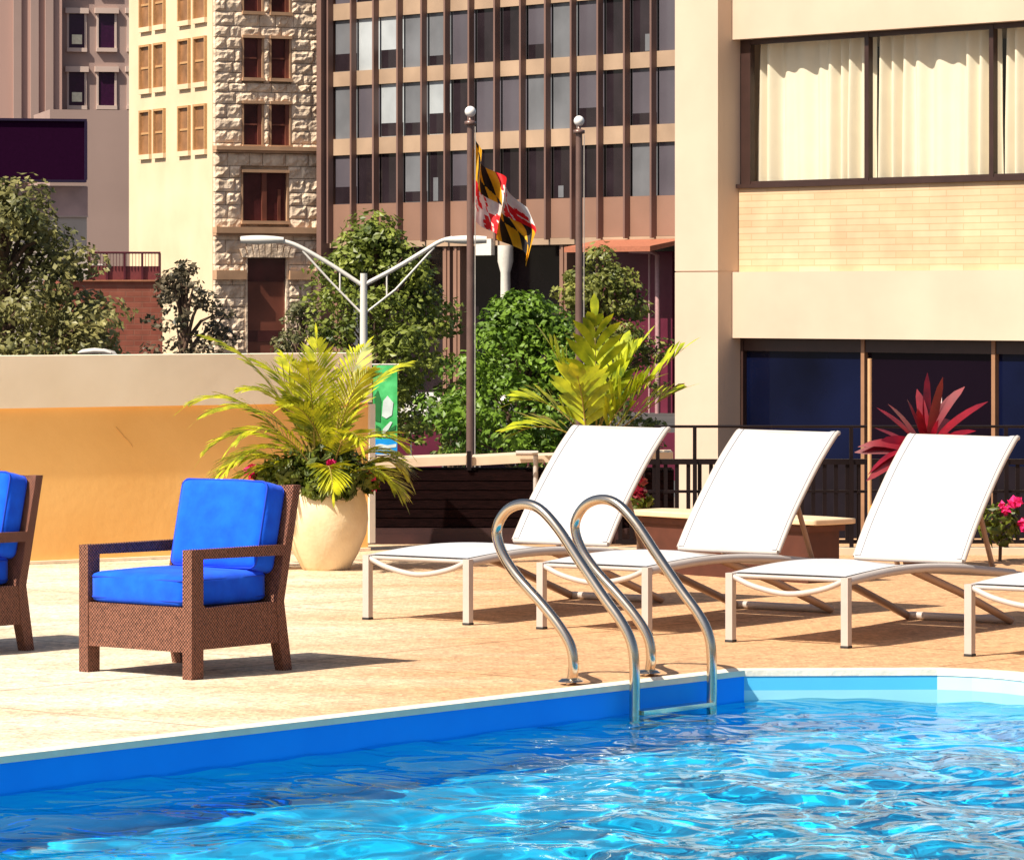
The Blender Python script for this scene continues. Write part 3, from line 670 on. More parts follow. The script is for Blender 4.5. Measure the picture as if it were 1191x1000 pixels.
# lower windows
e2 = [fs_(862, .3), fs_(1003, .3), fs_(1155, .3)]; [e2.append(e2[-1]+(e2[2]-e2[1])) for _ in range(4)]
for i in range(6):
    a, b = e2[i], e2[i+1]
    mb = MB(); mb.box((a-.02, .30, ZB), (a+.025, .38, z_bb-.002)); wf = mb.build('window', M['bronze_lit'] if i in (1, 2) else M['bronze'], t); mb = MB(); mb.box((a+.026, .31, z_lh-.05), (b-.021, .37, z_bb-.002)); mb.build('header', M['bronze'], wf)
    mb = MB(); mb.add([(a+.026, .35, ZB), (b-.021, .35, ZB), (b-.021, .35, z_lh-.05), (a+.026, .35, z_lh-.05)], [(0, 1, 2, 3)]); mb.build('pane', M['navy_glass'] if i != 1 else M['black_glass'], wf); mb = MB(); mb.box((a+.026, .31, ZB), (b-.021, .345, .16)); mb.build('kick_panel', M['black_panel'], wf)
# ------------------------------------------------------------------ office building
M['of_brown'] = mat('office_brown', (.27, .15, .105), .5, var=.12, vscale=.3)
M['of_tan'] = mat('office_spandrel', (.36, .245, .165), .6, var=.12, vscale=.35, c2=(.44, .305, .205))
M['of_fin'] = mat('office_fin', (.19, .11, .09), .45, var=.1, vscale=.3)
M['w_dark'] = mat('win_dark', (.022, .015, .019), .08, spec=.5, var=.4, vscale=.5)
M['w_mid'] = mat('win_mid', (.10, .088, .105), .2, var=.15, vscale=.3)
M['w_pale'] = mat('win_pale', (.42, .45, .47), .4, var=.25, vscale=.35)
M['w_grey'] = mat('win_grey', (.16, .165, .18), .2, var=.25, vscale=.35)
M['blind'] = mat('pale_blind', (.62, .58, .55), .7)
OR = Vector((X(800, 206), 206, 0)); uo = Vector((-.663, .749, 0)); no = Vector((-.749, -.663, 0))   # along to the left, outward
# local frame: x to the right along the face (=-uo), y into the building (=-no)
OW = 29.0; OL = OR+uo*OW
t = thing('office_block', 'brown gridded office block with vertical fins behind the flagpoles', 'building', (OL.x, OL.y, 0), math.atan2(-uo.y, -uo.x))
def os_(px, w=0):
    r = (px-CX)/F; b = OL-no*w; d = -uo; return (r*b.y-b.x)/(d.x-r*d.y)
def oz(px, py, w=0):
    q = OL-no*w-uo*os_(px, w); return H-(py-HY)/F*q.y
xe = [os_(p) for p in (381, 408, 434, 462, 490, 517, 545, 575, 605, 634, 664, 695, 726, 757)]; [xe.append(xe[-1]+1.9) for _ in range(6)]
x_end = xe[-1]
zr = []   # window rows (bottom, top) measured at px 383
zb_ = H+ (350-0)*0
for (yt, yb) in ((181, 238), (101, 162), (24, 84), (-53, 5)):
    zr.append((oz(383, yb), oz(383, yt)))
zlow = oz(383, 281); zups = zr[-1][1]+3
mb = MB(); mb.box((xe[0]-.35, .9, zlow-.001), (x_end, 18, zups)); mb.build('wall', M['of_brown'], t)
prev = zlow
for (zb1, zt1) in zr+[(zups, zups)]:
    mb = MB(); mb.box((xe[0]-.3, .35, prev), (x_end-.01, .899, zb1)); mb.build('spandrel', M['of_tan'] if prev > zlow else M['of_brown'], t); prev = zt1
rn = random.Random(13)
pat = [ # rows from the bottom
 'dddddddmdmddmm', 'mmppgdggmmmggm', 'gpppmgddmgmddg', 'mmggmmmgdmgmdd']
pat[0] = 'mddgdmddddddgm'; pat[1] = 'gmpgpdmmggmdmm'; pat[2] = 'gppggmddmgmddm'
mm_ = {'d': M['w_dark'], 'm': M['w_mid'], 'p': M['w_pale'], 'g': M['w_grey']}
for r_, (zb1, zt1) in enumerate(zr):
    for c_ in range(19):
        a, b = xe[c_], xe[c_+1]; key = pat[r_][c_] if c_ < 14 else 'mgdmg'[c_-14]
        mb = MB(); mb.box((a+.05, .52, zb1+.01), (b-.05, .56, zt1-.01)); w = mb.build('window', mm_[key], t)
        if key in 'pgm' and rn.random() < .45:
            hh = rn.uniform(.15, .45)*(zt1-zb1); mb = MB(); mb.box((a+.1, .50, zb1+.05), (b-.1, .519, zb1+hh)); mb.build('pane', M['w_dark'], w)
        elif key == 'd' and rn.random() < .4:
            x0_ = rn.uniform(a+.2, b-.8); mb = MB(); mb.box((x0_, .50, zb1+.05), (x0_+.4, .519, zb1+rn.uniform(.5, 1.6))); mb.build('blind', M['w_grey'], w)
for i, x in enumerate(xe):
    mb = MB(); mb.box((x-.065, -.02, zlow-.1), (x+.065, .34, zups)); mb.build('fin', M['of_fin'], t)
mb = MB(); mb.box((xe[0]-.6, -.3, -4), (xe[0]-.2, 2, zups)); mb.build('corner_post', M['of_fin'], t)
# ground storey
mb = MB(); mb.box((xe[0]-.3, 3.0, -4), (x_end, 17, zlow-.01)); mb.build('lobby_glass', M['w_dark'], t)
mb = MB(); mb.box((xe[0]-.3, .3, zlow-.35), (x_end, 2.99, zlow-.012)); mb.build('soffit', M['of_tan'], t)
for px in (384, 392, 519, 531, 655, 790):
    s = os_(px, .5); mb = MB(); mb.box((s-.28, .5, -4), (s+.28, 1.3, zlow-.36)); mb.box((s-.08, .42, -4), (s+.08, .499, zlow-.36)); mb.build('column', M['of_brown'], t)
s = os_(588, .2); mb = MB(); mb.lathe([(.45, -4), (.45, -3.6), (.3, -3.4), (.26, zlow-1.8), (.42, zlow-1.2), (.42, zlow-.36)], (s, .2, 0), 12); mb.build('pale_column', M['white_trim'], t)['label'] = 'round white column before the dark lobby'
s = os_(562, .1); mb = MB(); mb.box((s-.55, .0, oz(562, 297, .1)), (s+.75, .25, oz(562, 278, .1))); mb.build('sign_box', M['white_trim'], t)
s0 = os_(668, -1.5); s1_ = os_(768, -1.5); mb = MB(); mb.prism([(-2.2, oz(700, 294)), (-2.2, oz(700, 288)), (.25, oz(700, 279)), (.25, oz(700, 284))], 'x', s0, s1_)
mb.build('awning', mat('rust_awning', (.38, .13, .07), .7), t)
M['wine'] = mat('wine_panel', (.13, .018, .04), .3, var=.3, vscale=.4)
mb = MB(); mb.box((os_(690), .6, -4), (os_(772), .8, oz(720, 293))); mb.build('entrance_screen', M['wine'], t)
mb = MB(); mb.tube([(os_(736), -.2, oz(736, 292)), (os_(762), -.2, oz(762, 293)), (os_(768), -.2, oz(768, 297)), (os_(768), -.2, -4)], .12, 8); mb.tube([(os_(757), -.1, -4), (os_(757), -.1, oz(757, 296))], .06, 6); mb.build('entrance_frame', mat('rose_frame', (.42, .24, .24), .5), t)
# ------------------------------------------------------------------ stone and stucco building on the corner
dt = Vector((-.44, .898, 0)).normalized(); ds = Vector((.898, .44, 0)).normalized()
C0 = Vector((X(250, 226), 226, 0))
def plane_s(px, base, d): r = (px-CX)/F; return (r*base.y-base.x)/(d.x-r*d.y)
def plane_z(px, py, base, d): return H-(py-HY)/F*(base+d*plane_s(px, base, d)).y
M['stone'] = mat('rough_stone', (.74, .56, .40), .9, var=.18, vscale=1.6, c2=(.82, .66, .50), bump=.8, bscale=2.5, spec=.1)
bpn = [n_ for n_ in M['stone'].node_tree.nodes if n_.type == 'BUMP'][0]; bpn.inputs['Distance'].default_value = .18
M['stone_trim'] = mat('stone_trim', (.48, .29, .17), .85, var=.15, vscale=1.5)
M['w_brown'] = mat('win_brown', (.075, .018, .018), .2, var=.4, vscale=.8)
M['w_door'] = mat('door_brown', (.17, .055, .035), .3, var=.3, vscale=.5)
M['tan'] = mat('yellow_stucco', (.72, .56, .37), .9, var=.05, vscale=.35, c2=(.76, .60, .41), spec=.1)
M['tan_frame'] = mat('tan_frame', (.50, .28, .12), .7)
M['w_tan'] = mat('win_tan', (.28, .135, .06), .35, var=.35, vscale=1.0)
t = thing('stone_building', 'narrow rough faced stone building beside the brown office block', 'building', (C0.x, C0.y, 0), math.atan2(ds.y, ds.x))
def ss(px): return plane_s(px, C0, ds)
def sz(px, py): return plane_z(px, py, C0, ds)
SW = ss(376); STOP = sz(310, -60)
wins = []
for (yt, yb) in ((-32, 14), (45, 91), (121, 169)):
    for (a, b) in ((284, 305), (316, 337)): wins.append((ss(a), ss(b), sz(310, yb), sz(310, yt), 'pair'))
wins.append((ss(283), ss(334), sz(310, 257), sz(310, 201), 'double')); door = (ss(288), ss(333), -4, sz(310, 300), 'door')
wins.append(door)
mb = MB(); rn = random.Random(2); z = -4.0; hrow = .5
mb.box((.03, .35, -4), (SW, 9, STOP))
def blocked(a, b, z0, z1):
    out = [(a, b)]
    for (wa, wb, w0_, w1_, k) in wins:
        if z1 > w0_+.05 and z0 < w1_-.05:
            nw = []
            for (p, q) in out:
                if wb+.12 <= p or wa-.12 >= q: nw.append((p, q)); continue
                if p < wa-.12: nw.append((p, wa-.12))
                if q > wb+.12: nw.append((wb+.12, q))
            out = nw
    return out
row = 0
while z < STOP:
    hh = rn.uniform(.48, .78); x = .02
    for (p, q) in blocked(.02, SW-.02, z, z+hh):
        x = p
        while x < q-.05:
            L_ = min(rn.uniform(.6, 1.5), q-x)
            if q-x-L_ < .3: L_ = q-x
            nx_, nz_ = max(2, int(L_/.16)), 4; vs = []
            off = rn.uniform(.01, .07)
            for j in range(nz_+1):
                for i in range(nx_+1):
                    e = (0 < i < nx_) and (0 < j < nz_); xx = x+.015+(L_-.03)*i/nx_; zz = z+.015+(hh-.03)*j/nz_
                    vs.append((xx, .02-(off+.10*noise.noise(Vector((xx*2.7, zz*3.2, row)))+rn.uniform(-.025, .025) if e else -.03), zz))
            o_ = nx_+1; mb.add(vs, [(j*o_+i, j*o_+i+1, (j+1)*o_+i+1, (j+1)*o_+i) for j in range(nz_) for i in range(nx_)])
            # sides of the block
            per = [i for i in range(o_)]+[j*o_+nx_ for j in range(1, nz_+1)]+[nz_*o_+i for i in range(nx_-1, -1, -1)]+[j*o_ for j in range(nz_-1, 0, -1)]
            ring = [vs[i] for i in per]; m_ = len(ring)
            mb.add(ring+[(p_[0], .36, p_[2]) for p_ in ring], [(i, m_+i, m_+(i+1) % m_, (i+1) % m_) for i in range(m_)])
            x += L_
    z += hh; row += 1
mb.build('wall', M['stone'], t)
for yy, th in ((173, .22), (268, .34)):
    zc = sz(310, yy); mb = MB(); mb.box((-.02, -.32, zc-th/2), (SW-.05, .34, zc+th/2)); mb.box((-.01, -.2, zc-th/2-.14), (SW-.06, .33, zc-th/2-.003)); mb.build('cornice', M['stone_trim'], t)
zc = sz(310, 320)
mb = MB(); mb.box((.0, -.25, zc-.25), (door[0]-.13, .33, zc+.25)); mb.build('capital', M['stone_trim'], t); mb = MB(); mb.box((door[1]+.13, -.25, zc-.25), (SW-.06, .33, zc+.25)); mb.build('capital', M['stone_trim'], t)
for (a, b, z0, z1, k) in wins:
    if k == 'door':
        mb = MB(); mb.box((a, .2, z0), (b, .3, z1)); w = mb.build('doorway', M['w_door'], t)
        mb = MB(); mb.box((a+.02, .16, z1-1.3), (b-.02, .199, z1-.02)); mb.build('transom', M['w_brown'], w); mb = MB(); mb.box((a+.02, .16, z1-4.6), (b-.02, .199, z1-4.0)); mb.build('transom', M['w_brown'], w)
        mb = MB(); nseg = 9
        mb.box((a-.12, .0, z0), (a-.001, .33, z1)); mb.box((b+.001, .0, z0), (b+.12, .33, z1))
        for i in range(nseg):
            x0 = a-.35+(b-a+.7)*i/nseg; x1_ = x0+(b-a+.7)/nseg-.03; lift = .35*math.sin(math.pi*(i+.5)/nseg)
            mb.prism([(x0, z1+.02), (x1_, z1+.02), (x1_+.05*(i-4), z1+.45+lift), (x0+.05*(i-4), z1+.45+lift)], 'y', -.22, .3)
        mb.build('frame', M['stone'], w)
    else:
        mb = MB(); mb.box((a, .2, z0), (b, .3, z1)); w = mb.build('window', M['w_brown'], t)
        mb = MB(); mb.box((a-.11, .03, z0), (a-.001, .33, z1)); mb.box((b+.001, .03, z0), (b+.11, .33, z1)); mb.box((a-.11, -.12, z1+.001), (b+.11, .33, z1+.16)); mb.box((a-.13, -.15, z0-.18), (b+.13, .33, z0-.001))
        mb.build('frame', M['stone_trim'], w)
        mb = MB()
        if k == 'double': mb.box(((a+b)/2-.16, .08, z0), ((a+b)/2+.12, .199, z1)); mb.box((b-.5, .12, z0), (b-.34, .199, z1-.9))
        else: mb.box((b-.22, .1, z0), (b-.001, .199, z1)); mb.box((a, .12, (z0+z1)/2-.04), (b-.23, .198, (z0+z1)/2+.04))
        mb.build('mullion', M['w_door'], w)
# stucco side
TW = plane_s(150, C0, dt)
CL = C0+dt*TW+ds*.0
t = thing('stucco_building', 'pale yellow stucco building side with paired narrow windows', 'building', (CL.x, CL.y, 0), math.atan2(-dt.y, -dt.x))
mb = MB(); mb.box((0, 0, -4), (TW-.37, 5, plane_z(200, -50, C0, dt))); mb.build('wall', M['tan'], t)
def ts(px): return TW-plane_s(px, C0, dt)
for (a, b) in ((165, 175.5), (181.5, 192), (210, 221), (228, 240)):
    for (yt, yb) in ((131, 180), (55, 104), (-20, 32)):
        # rows slope with perspective: heights measured in the column nearest to px 170
        z0 = plane_z(170, yb, C0, dt); z1 = plane_z(170, yt+0, C0, dt); xa, xb = ts(a), ts(b)
        mb = MB(); mb.box((xa, -.001, z0), (xb, .1, z1), 0); w = mb.build('window', M['w_tan'], t)
        mb = MB(); mb.box((xa-.14, -.16, z0), (xa-.001, .05, z1+.12)); mb.box((xb+.001, -.16, z0), (xb+.12, .05, z1+.12)); mb.box((xa, -.16, z1+.001), (xb, .05, z1+.12)); mb.build('frame', M['tan_frame'], w)
        mb = MB(); mb.box((xa-.14, -.18, z0-.28), (xb+.14, .05, z0-.002)); mb.build('sill', M['tan'], w)
        mb = MB(); mb.box((xa, -.05, (z0+z1)/2-.06), (xb, -.002, (z0+z1)/2+.06)); mb.build('mullion', M['tan_frame'], w)
# ------------------------------------------------------------------ mauve tower at the left and its neighbours
M['mauve'] = mat('mauve_render', (.40, .285, .25), .9, var=.08, vscale=.2, spec=.1)
M['mauve2'] = mat('mauve_pink', (.50, .32, .27), .9, var=.08, vscale=.15, spec=.1, stretch=(3, 3, .3))
M['mauve_l'] = mat('mauve_light', (.62, .47, .40), .8, var=.06, vscale=.3)
M['w_plum'] = mat('win_plum', (.035, .005, .03), .3, var=.2)
def block(name, label, px0, px1, d, ytop, m, depth=8, part='wall', cat='building'):
    b = Vector((X(px0, d), d, 0)); dd = Vector((.972, .235, 0)).normalized()
    t = thing(name, label, cat, b, math.atan2(dd.y, dd.x)); S = plane_s(px1, b, dd)
    mb = MB(); mb.box((0, 0, -4), (S, depth, plane_z((px0+px1)/2, ytop, b, dd))); mb.build(part, m, t); return t, b, dd, S
t, b, dd, S = block('mauve_tower', 'shaded mauve tower with dark windows at the left picture edge', -60, 168, 262, -60, M['mauve'])
pz = lambda px, py: plane_z(px, py, b, dd); ps = lambda px: plane_s(px, b, dd)
mb = MB(); mb.box((0, -.9, -4), (ps(70), -.003, pz(30, -60)))
mb.build('pink_bay', M['mauve2'], t)
mb = MB()
for px in (18, 38, 55): mb.box((ps(px)-.25, -1.1, -4), (ps(px)+.25, -.902, pz(30, -60)))
mb.build('pilaster', M['mauve'], t)
for (a, c) in ((80, 98), (114.5, 133), (150, 164)):
    for (yt, yb) in ((16, 56), (84, 123), (-52, -12)):
        x0, x1_ = ps(a), ps(c); z0, z1 = pz(a, yb), pz(a, yt)
        mb = MB(); mb.box((x0, -.02, z0), (x1_, .1, z1)); w = mb.build('window', M['w_plum'], t)
        mb = MB(); mb.box((x0-.25, -.3, z1+.001), (x1_+.25, .05, z1+.35)); mb.build('lintel', M['mauve_l'], w)
        mb = MB(); mb.box((x0-.15, -.25, z0-.25), (x1_+.15, .05, z0-.001)); mb.build('sill', M['mauve_l'], w)
        mb = MB(); mb.box((x0-.14, -.1, z0), (x0-.002, .04, z1)); mb.box((x1_+.002, -.1, z0), (x1_+.14, .04, z1)); mb.build('frame', M['mauve_l'], w)
        if a == 80: mb = MB(); mb.box((x0+.2, -.05, z0+.25), (x1_-.15, -.021, z0+.85)); mb.build('blind', mat('cream_blind', (.95, .85, .62), .7), w)
t, b, dd, S = block('annex_block', 'plain mauve brown lower block between the tower and yellow building', 58, 153, 250, 128, M['mauve'])
t, b, dd, S = block('low_grey_block', 'low pale grey block below the dark purple billboard', -40, 101, 205, 216, mat('grey_render', (.55, .46, .40), .9, var=.1, vscale=.3))
pz = lambda px, py: plane_z(px, py, b, dd); ps = lambda px: plane_s(px, b, dd)
mb = MB(); mb.box((-.05, -.05, pz(50, 251)), (S+.04, -.002, pz(50, 217))); mb.build('frieze', mat('stained_frieze', (.55, .36, .33), .9, var=.3, vscale=.5), t)
mb = MB(); mb.box((-.05, -.12, pz(50, 252.5)), (S+.06, -.003, pz(50, 251))); mb.build('string_course', M['mauve_l'], t)
t = thing('dark_billboard', 'dark purple blank billboard panel on the low grey block', 'billboard', (X(-30, 204), 204, 0), math.atan2(dd.y, dd.x))
b = Vector((X(-30, 204), 204, 0)); S = plane_s(98, b, dd); z0 = plane_z(50, 215, b, dd)+.25; z1 = plane_z(50, 141, b, dd)
mb = MB(); mb.box((0, 0, z0), (S, .5, z1)); mb.build('panel', mat('plum_panel', (.020, .002, .018), .9, spec=.05, var=.1), t)
mb = MB(); mb.box((-.1, -.12, z0-.12), (S+.1, .6, z0-.001)); mb.box((-.1, -.12, z1+.001), (S+.12, .6, z1+.12)); mb.box((S+.001, -.12, z0), (S+.14, .6, z1)); mb.build('frame', mat('plum_frame', (.015, .004, .03), .5), t)
# brick terrace with railing
t, b, dd, S = block('brick_terrace', 'red brown brick terrace with a metal railing below the yellow building', 70, 189, 150, 326, brick_mat('red_brick', (.30, .085, .055), (.34, .11, .07), (.30, .12, .08), w=.6, h=.2, msize=.02), 5)
pz = lambda px, py: plane_z(px, py, b, dd); ps = lambda px: plane_s(px, b, dd)
M['rusty'] = mat('maroon_rail', (.09, .012, .02), .5)
x0, x1_ = ps(104), ps(188); zt = pz(150, 294); zf = pz(150, 325.5)
mb = MB(); mb.tube([(x0, .1, zt), (x1_-.03, .1, zt)], .045, 6)
for k in range(5): x = x0+(x1_-.05-x0)*k/4; mb.box((x-.035, .06, zf), (x+.035, .14, zt-.02))
for k in range(22): x = x0+(x1_-.05-x0)*(k+.5)/22; mb.box((x-.008, .09, zf+.45), (x+.008, .11, zt-.02))
mb.build('railing', M['rusty'], t)
mb = MB(); mb.box((x0, .15, zf), (x1_-.05, .2, zf+.5)); mb.build('railing_panel', mat('maroon_panel', (.20, .04, .04), .6), t)
mb = MB(); mb.box((0, -.1, zf-.06), (S, .02, zf-.002)); mb.build('coping', mat('terrace_coping', (.42, .16, .08), .8), t)
d0 = 149.0
mb = MB(); mb.box((-.3, -.25, 0), (.3, .25, .22)); mb.box((-.34, -.28, .2202), (.34, .28, .27)); o = mb.build('roof_unit', M['white_trim'], None, (X(110, 151), 151.0, plane_z(110, 325, Vector((X(70, 150), 150, 0)), dd)+.3)); tag(o, 'small white unit behind the railing of the brick terrace', 'unit')
# ------------------------------------------------------------------ trees
def tree(px, ptop, pw, pbot, d, name, label, c1, c2, seed, leaf=.11, dens=1.0, zb=-4.0, gap=.0, lean=0):
    base_ = Vector((X(px, d), d, zb)); sc_ = d/F; top = H-(ptop-HY)*sc_; rad = pw*sc_/2; bot = H-(pbot-HY)*sc_
    t = thing(name, label, 'tree', base_, 0, 'street trees below the pool terrace'); rn = random.Random(seed)
    hgt = top-zb; cz0 = bot-zb
    mb = MB(); tr = hgt*.018+.03
    trunk = [Vector((0, 0, 0)), Vector((rn.uniform(-.1, .1), 0, hgt*.3)), Vector((lean*.5+rn.uniform(-.15, .15), 0, hgt*.6)), Vector((lean, 0, hgt*.92))]
    tp = smooth_path(trunk, 4); mb.tube(tp, [tr*(1-.85*i/(len(tp)-1)) for i in range(len(tp))], 8)
    clumps = []
    nclump = int(62*dens)
    for i in range(nclump):
        f = rn.random(); z = cz0+(hgt-cz0)*f*.96
        prof = (math.sin(math.pi*min(1, .16+.80*f))**.75)*(1-.5*f)*1.5
        a = rn.uniform(0, 6.283); rr = rad*prof*math.sqrt(rn.uniform(.05, 1))*.9
        c = Vector((math.cos(a)*rr+lean*f, math.sin(a)*rr, z)); r = rad*rn.uniform(.17, .32)
        clumps.append((c, r))
    for c, r in clumps[::2]:
        z0 = max(hgt*.2, c.z-rn.uniform(.5, 1.3)); s = Vector((lean*z0/hgt, 0, z0)); m = (s+c)/2+Vector((0, 0, .15))
        mb.tube([s, m, c], [tr*.35, tr*.22, tr*.08], 5)
    mb.build('trunk', M['bark'], t)
    mb = MB()
    for c, r in clumps:
        nl = int(26*(r/leaf)**2*.55*(1-gap))
        leafcloud(mb, c, (r*rn.uniform(.9, 1.3), r*rn.uniform(.9, 1.3), r*rn.uniform(.6, .85)), int(nl*.85), leaf, rn, shell=.35, up=.5, asp=.62)
    lm = leafmat(name+'_leaf_%d' % seed, c1, c2, 1.6, .22); mb.build('crown', lm, t); return t
tree(22, 208, 250, 470, 62, 'street_tree', 'broad olive green tree behind the orange wall at the left edge', (.045, .065, .02), (.38, .34, .12), 31, .115, 1.6, lean=-.25)
tree(214, 303, 115, 440, 80, 'street_tree', 'small dark tree in front of the yellow stucco building', (.035, .04, .02), (.20, .15, .09), 32, .13, .9, gap=.15)
tree(436, 250, 195, 497, 100, 'street_tree', 'tall olive tree behind the white street lamp', (.05, .085, .012), (.28, .32, .05), 33, .165, 1.7)
tree(350, 348, 90, 500, 108, 'street_tree', 'low grey green tree in front of the stone building doorway', (.06, .075, .03), (.26, .24, .10), 36, .15, .8)
tree(608, 345, 190, 528, 84, 'street_tree', 'bright green tree right of the taller flagpole', (.05, .11, .012), (.22, .36, .03), 34, .15, 2.3)
tree(695, 276, 150, 540, 104, 'street_tree', 'olive brown crowned tree behind the shorter flagpole', (.06, .09, .015), (.32, .32, .07), 35, .16, 1.5)
# hedge of low trees behind planter
tree(528, 455, 70, 530, 92, 'street_tree', 'low dark green tree left of the taller flagpole', (.035, .07, .012), (.22, .28, .03), 37, .14, 1.0)
# ------------------------------------------------------------------ street furniture
ld = 90.0
t = thing('street_lamp', 'white double armed street lamp with two cobra heads and a banner', 'street lamp', (X(423, ld), ld, -4))
def q(px, py, d=ld): p = P(px, py, d); return p-Vector((X(423, ld), ld, -4))
M['lamp'] = mat('lamp_white', (.72, .68, .62), .45, var=.06, vscale=1)
mb = MB(); mb.tube([(0, 0, 0), q(423, 318)], [.11, .075], 12); mb.lathe([(.2, 0), (.2, .3), (.12, .4)], (0, 0, 0), 14); mb.build('pole', M['lamp'], t)
for pts, br, tie, hd in (([(420, 331), (385, 308), (352, 289), (335, 282), (322, 280)], [(422, 366), (385, 328), (352, 292)], [(395.5, 315), (395.5, 340)], (280, 330)),
                     ([(426, 330), (460, 312), (495, 291), (512, 281), (526, 277)], [(424, 365), (460, 337), (505, 288)], [(450, 317), (450, 345)], (518, 566))):
    mb = MB(); mb.tube(smooth_path([q(*p) for p in pts], 4), .047, 8); a_ = mb.build('arm', M['lamp'], t)
    mb = MB(); mb.tube([q(*p) for p in br], .026, 6); mb.tube([q(*p) for p in tie], .022, 6); mb.build('brace', M['lamp'], a_)
    mb = MB(); x0 = q(hd[0], 279); x1_ = q(hd[1], 276); L_ = abs(x1_.x-x0.x); cx_ = (x0.x+x1_.x)/2; s_ = 1 if hd[0] < 423 else -1
    rings = []
    for i in range(9):
        f = i/8; xx = cx_-s_*L_/2+s_*L_*f; hw = .16*math.sin(math.pi*(.12+.75*(1-f)*.9))**.6; hh_ = .10*math.sin(math.pi*(.15+.6*(1-f)))**.7
        rings.append((xx, hw, hh_))
    vs = []
    for xx, hw, hh_ in rings:
        for j in range(10):
            a = 2*math.pi*j/10; vs.append((xx, math.cos(a)*hw, x0.z+math.sin(a)*hh_))
    mb.add(vs, [(i*10+j, i*10+(j+1) % 10, (i+1)*10+(j+1) % 10, (i+1)*10+j) for i in range(8) for j in range(10)], 0, True)
    mb.add(vs[:10], [list(range(10))]); mb.add(vs[-10:], [list(range(10))]); mb.build('lamp_head', M['lamp'], t)
# banner on the lamp
M['bgreen'] = mat('banner_green', (.03, .50, .10), .6, var=.25, vscale=3, c2=(.12, .66, .22)); M['bblue'] = mat('banner_blue', (.0, .32, .80), .6)
M['bwhite'] = mat('banner_white', (.72, .80, .76), .6); M['bdark'] = mat('banner_dark', (.02, .18, .04), .6)
bd = 89.8
mb = MB(); a = q(434, 528, bd); b_ = q(462, 425, bd)
mb.box((a.x, a.y-.01, a.z), (b_.x, a.y+.01, b_.z)); bn = mb.build('banner', M['bgreen'], t)
mb = MB(); w_ = b_.x-a.x; h_ = b_.z-a.z; y0_ = a.y-.016
def bb(m_b, fx0, fx1_, fz0, fz1): m_b.box((a.x+w_*fx0, y0_, a.z+h_*fz0), (a.x+w_*fx1_, y0_+.004, a.z+h_*fz1))
bb(mb, 0, 1, 0, .17); mb.build('blue_field', M['bblue'], bn)
y0_ -= .006
def mark(name, m_, pts): mb = MB(); mb.prism([(a.x+w_*p, a.z+h_*q_) for p, q_ in pts], 'y', y0_, y0_+.004); mb.build(name, m_, bn)
mark('pale_mark', M['bwhite'], [(.04, .06), (.35, .075), (.6, .065), (.96, .08), (.96, .115), (.6, .1), (.3, .115), (.04, .1)])
mark('pale_mark', M['bwhite'], [(.38, .19), (.50, .19), (.62, .27), (.8, .36), (.72, .37), (.5, .31), (.4, .28)])
mark('pale_mark', M['bwhite'], [(.36, .43), (.55, .40), (.78, .44), (.84, .58), (.6, .66), (.42, .6)])
mark('dark_mark', M['bdark'], [(.06, .38), (.3, .36), (.33, .6), (.2, .72), (.05, .66)])
mark('dark_mark', M['bdark'], [(.5, .24), (.92, .28), (.95, .33), (.6, .27)])
mark('dark_mark', M['bdark'], [(.1, .2), (.33, .18), (.3, .30), (.12, .33)])
for py in (424, 529): mb = MB(); mb.tube([q(424, py, bd), q(464, py, bd)], .02, 6); mb.build('banner_arm', M['lamp'], t)
# flagpoles
M['pole'] = mat('bronze_pole', (.20, .12, .10), .35, metal=.3, var=.1); M['ballm'] = mat('pearl_ball', (.85, .82, .78), .3)
def flagpole(px, ytop, d, label, wpx):
    t = thing('flagpole', label, 'flagpole', (X(px, d), d, -4), 0, 'flagpoles beyond the planter'); zt = H-(ytop-HY)/F*d+4; r = wpx*d/F/2
    mb = MB(); mb.tube([(0, 0, 0), (0, 0, zt*.5), (0, 0, zt-.28)], [r*1.15, r*1.05, r*.85], 14); mb.lathe([(r*2.2, 0), (r*2.2, .1), (r*1.2, .25)], (0, 0, 0), 16); mb.build('shaft', M['pole'], t)
    mb = MB(); mb.lathe([(r*.8, zt-.28), (r*1.5, zt-.27), (r*1.5, zt-.21), (r*.9, zt-.20), (r*.5, zt-.19), (r*.5, zt-.1)], (0, 0, 0), 14); mb.build('truck', M['pole'], t)
    mb = MB(); mb.ball((0, 0, zt-.045), .095, 12); mb.build('ball_finial', M['ballm'], t)
    mb = MB(); mb.tube([(r*1.2, -r, 1.0), (r*1.3, -r, zt-.3)], .008, 5); mb.build('halyard', mat('rope', (.5, .45, .4), .8), t)
    return t
FD = 70.0
flagpole(547, 127, FD, 'taller bronze flagpole with a white ball that carries the flag', 9)
flagpole(673.5, 138, 74, 'shorter bare bronze flagpole with a white ball, right of the flag', 9)
M['fk'] = mat('flag_black', (.008, .006, .008), .7); M['fy'] = mat('flag_gold', (.85, .42, .01), .7, transl=.25); M['fr'] = mat('flag_red', (.72, .008, .015), .7, transl=.25); M['fw'] = mat('flag_white', (.82, .76, .72), .7, transl=.25)
def flag_col(u_, v_):
    if (u_ < .5) == (v_ < .5):      # gold and black paly with a bend
        a = (u_ % .5)/.5; b = (v_ % .5)/.5; k = int(a*6) % 2; return (k if a > b else 1-k)
    a = ((u_ % .5)/.5-.5)*2; b = ((v_ % .5)/.5-.5)*2; red = (a < .12) == (b < .12)
    cross = (abs(a) < .09 and abs(b) < .72) or (abs(b) < .13 and abs(a) < .62)
    for ca, cb in ((.62, 0), (-.62, 0), (0, .72), (0, -.72)):
        if abs(ca)+abs(cb) > 0:
            for ea, eb in ((0, 0), (.1, .14), (-.1, .14), (.1, -.14), (-.1, -.14)):
                if ((a-ca-ea)/.11)**2+((b-cb-eb)/.15)**2 < 1: cross = True
    if cross: red = not red
    return 2 if red else 3
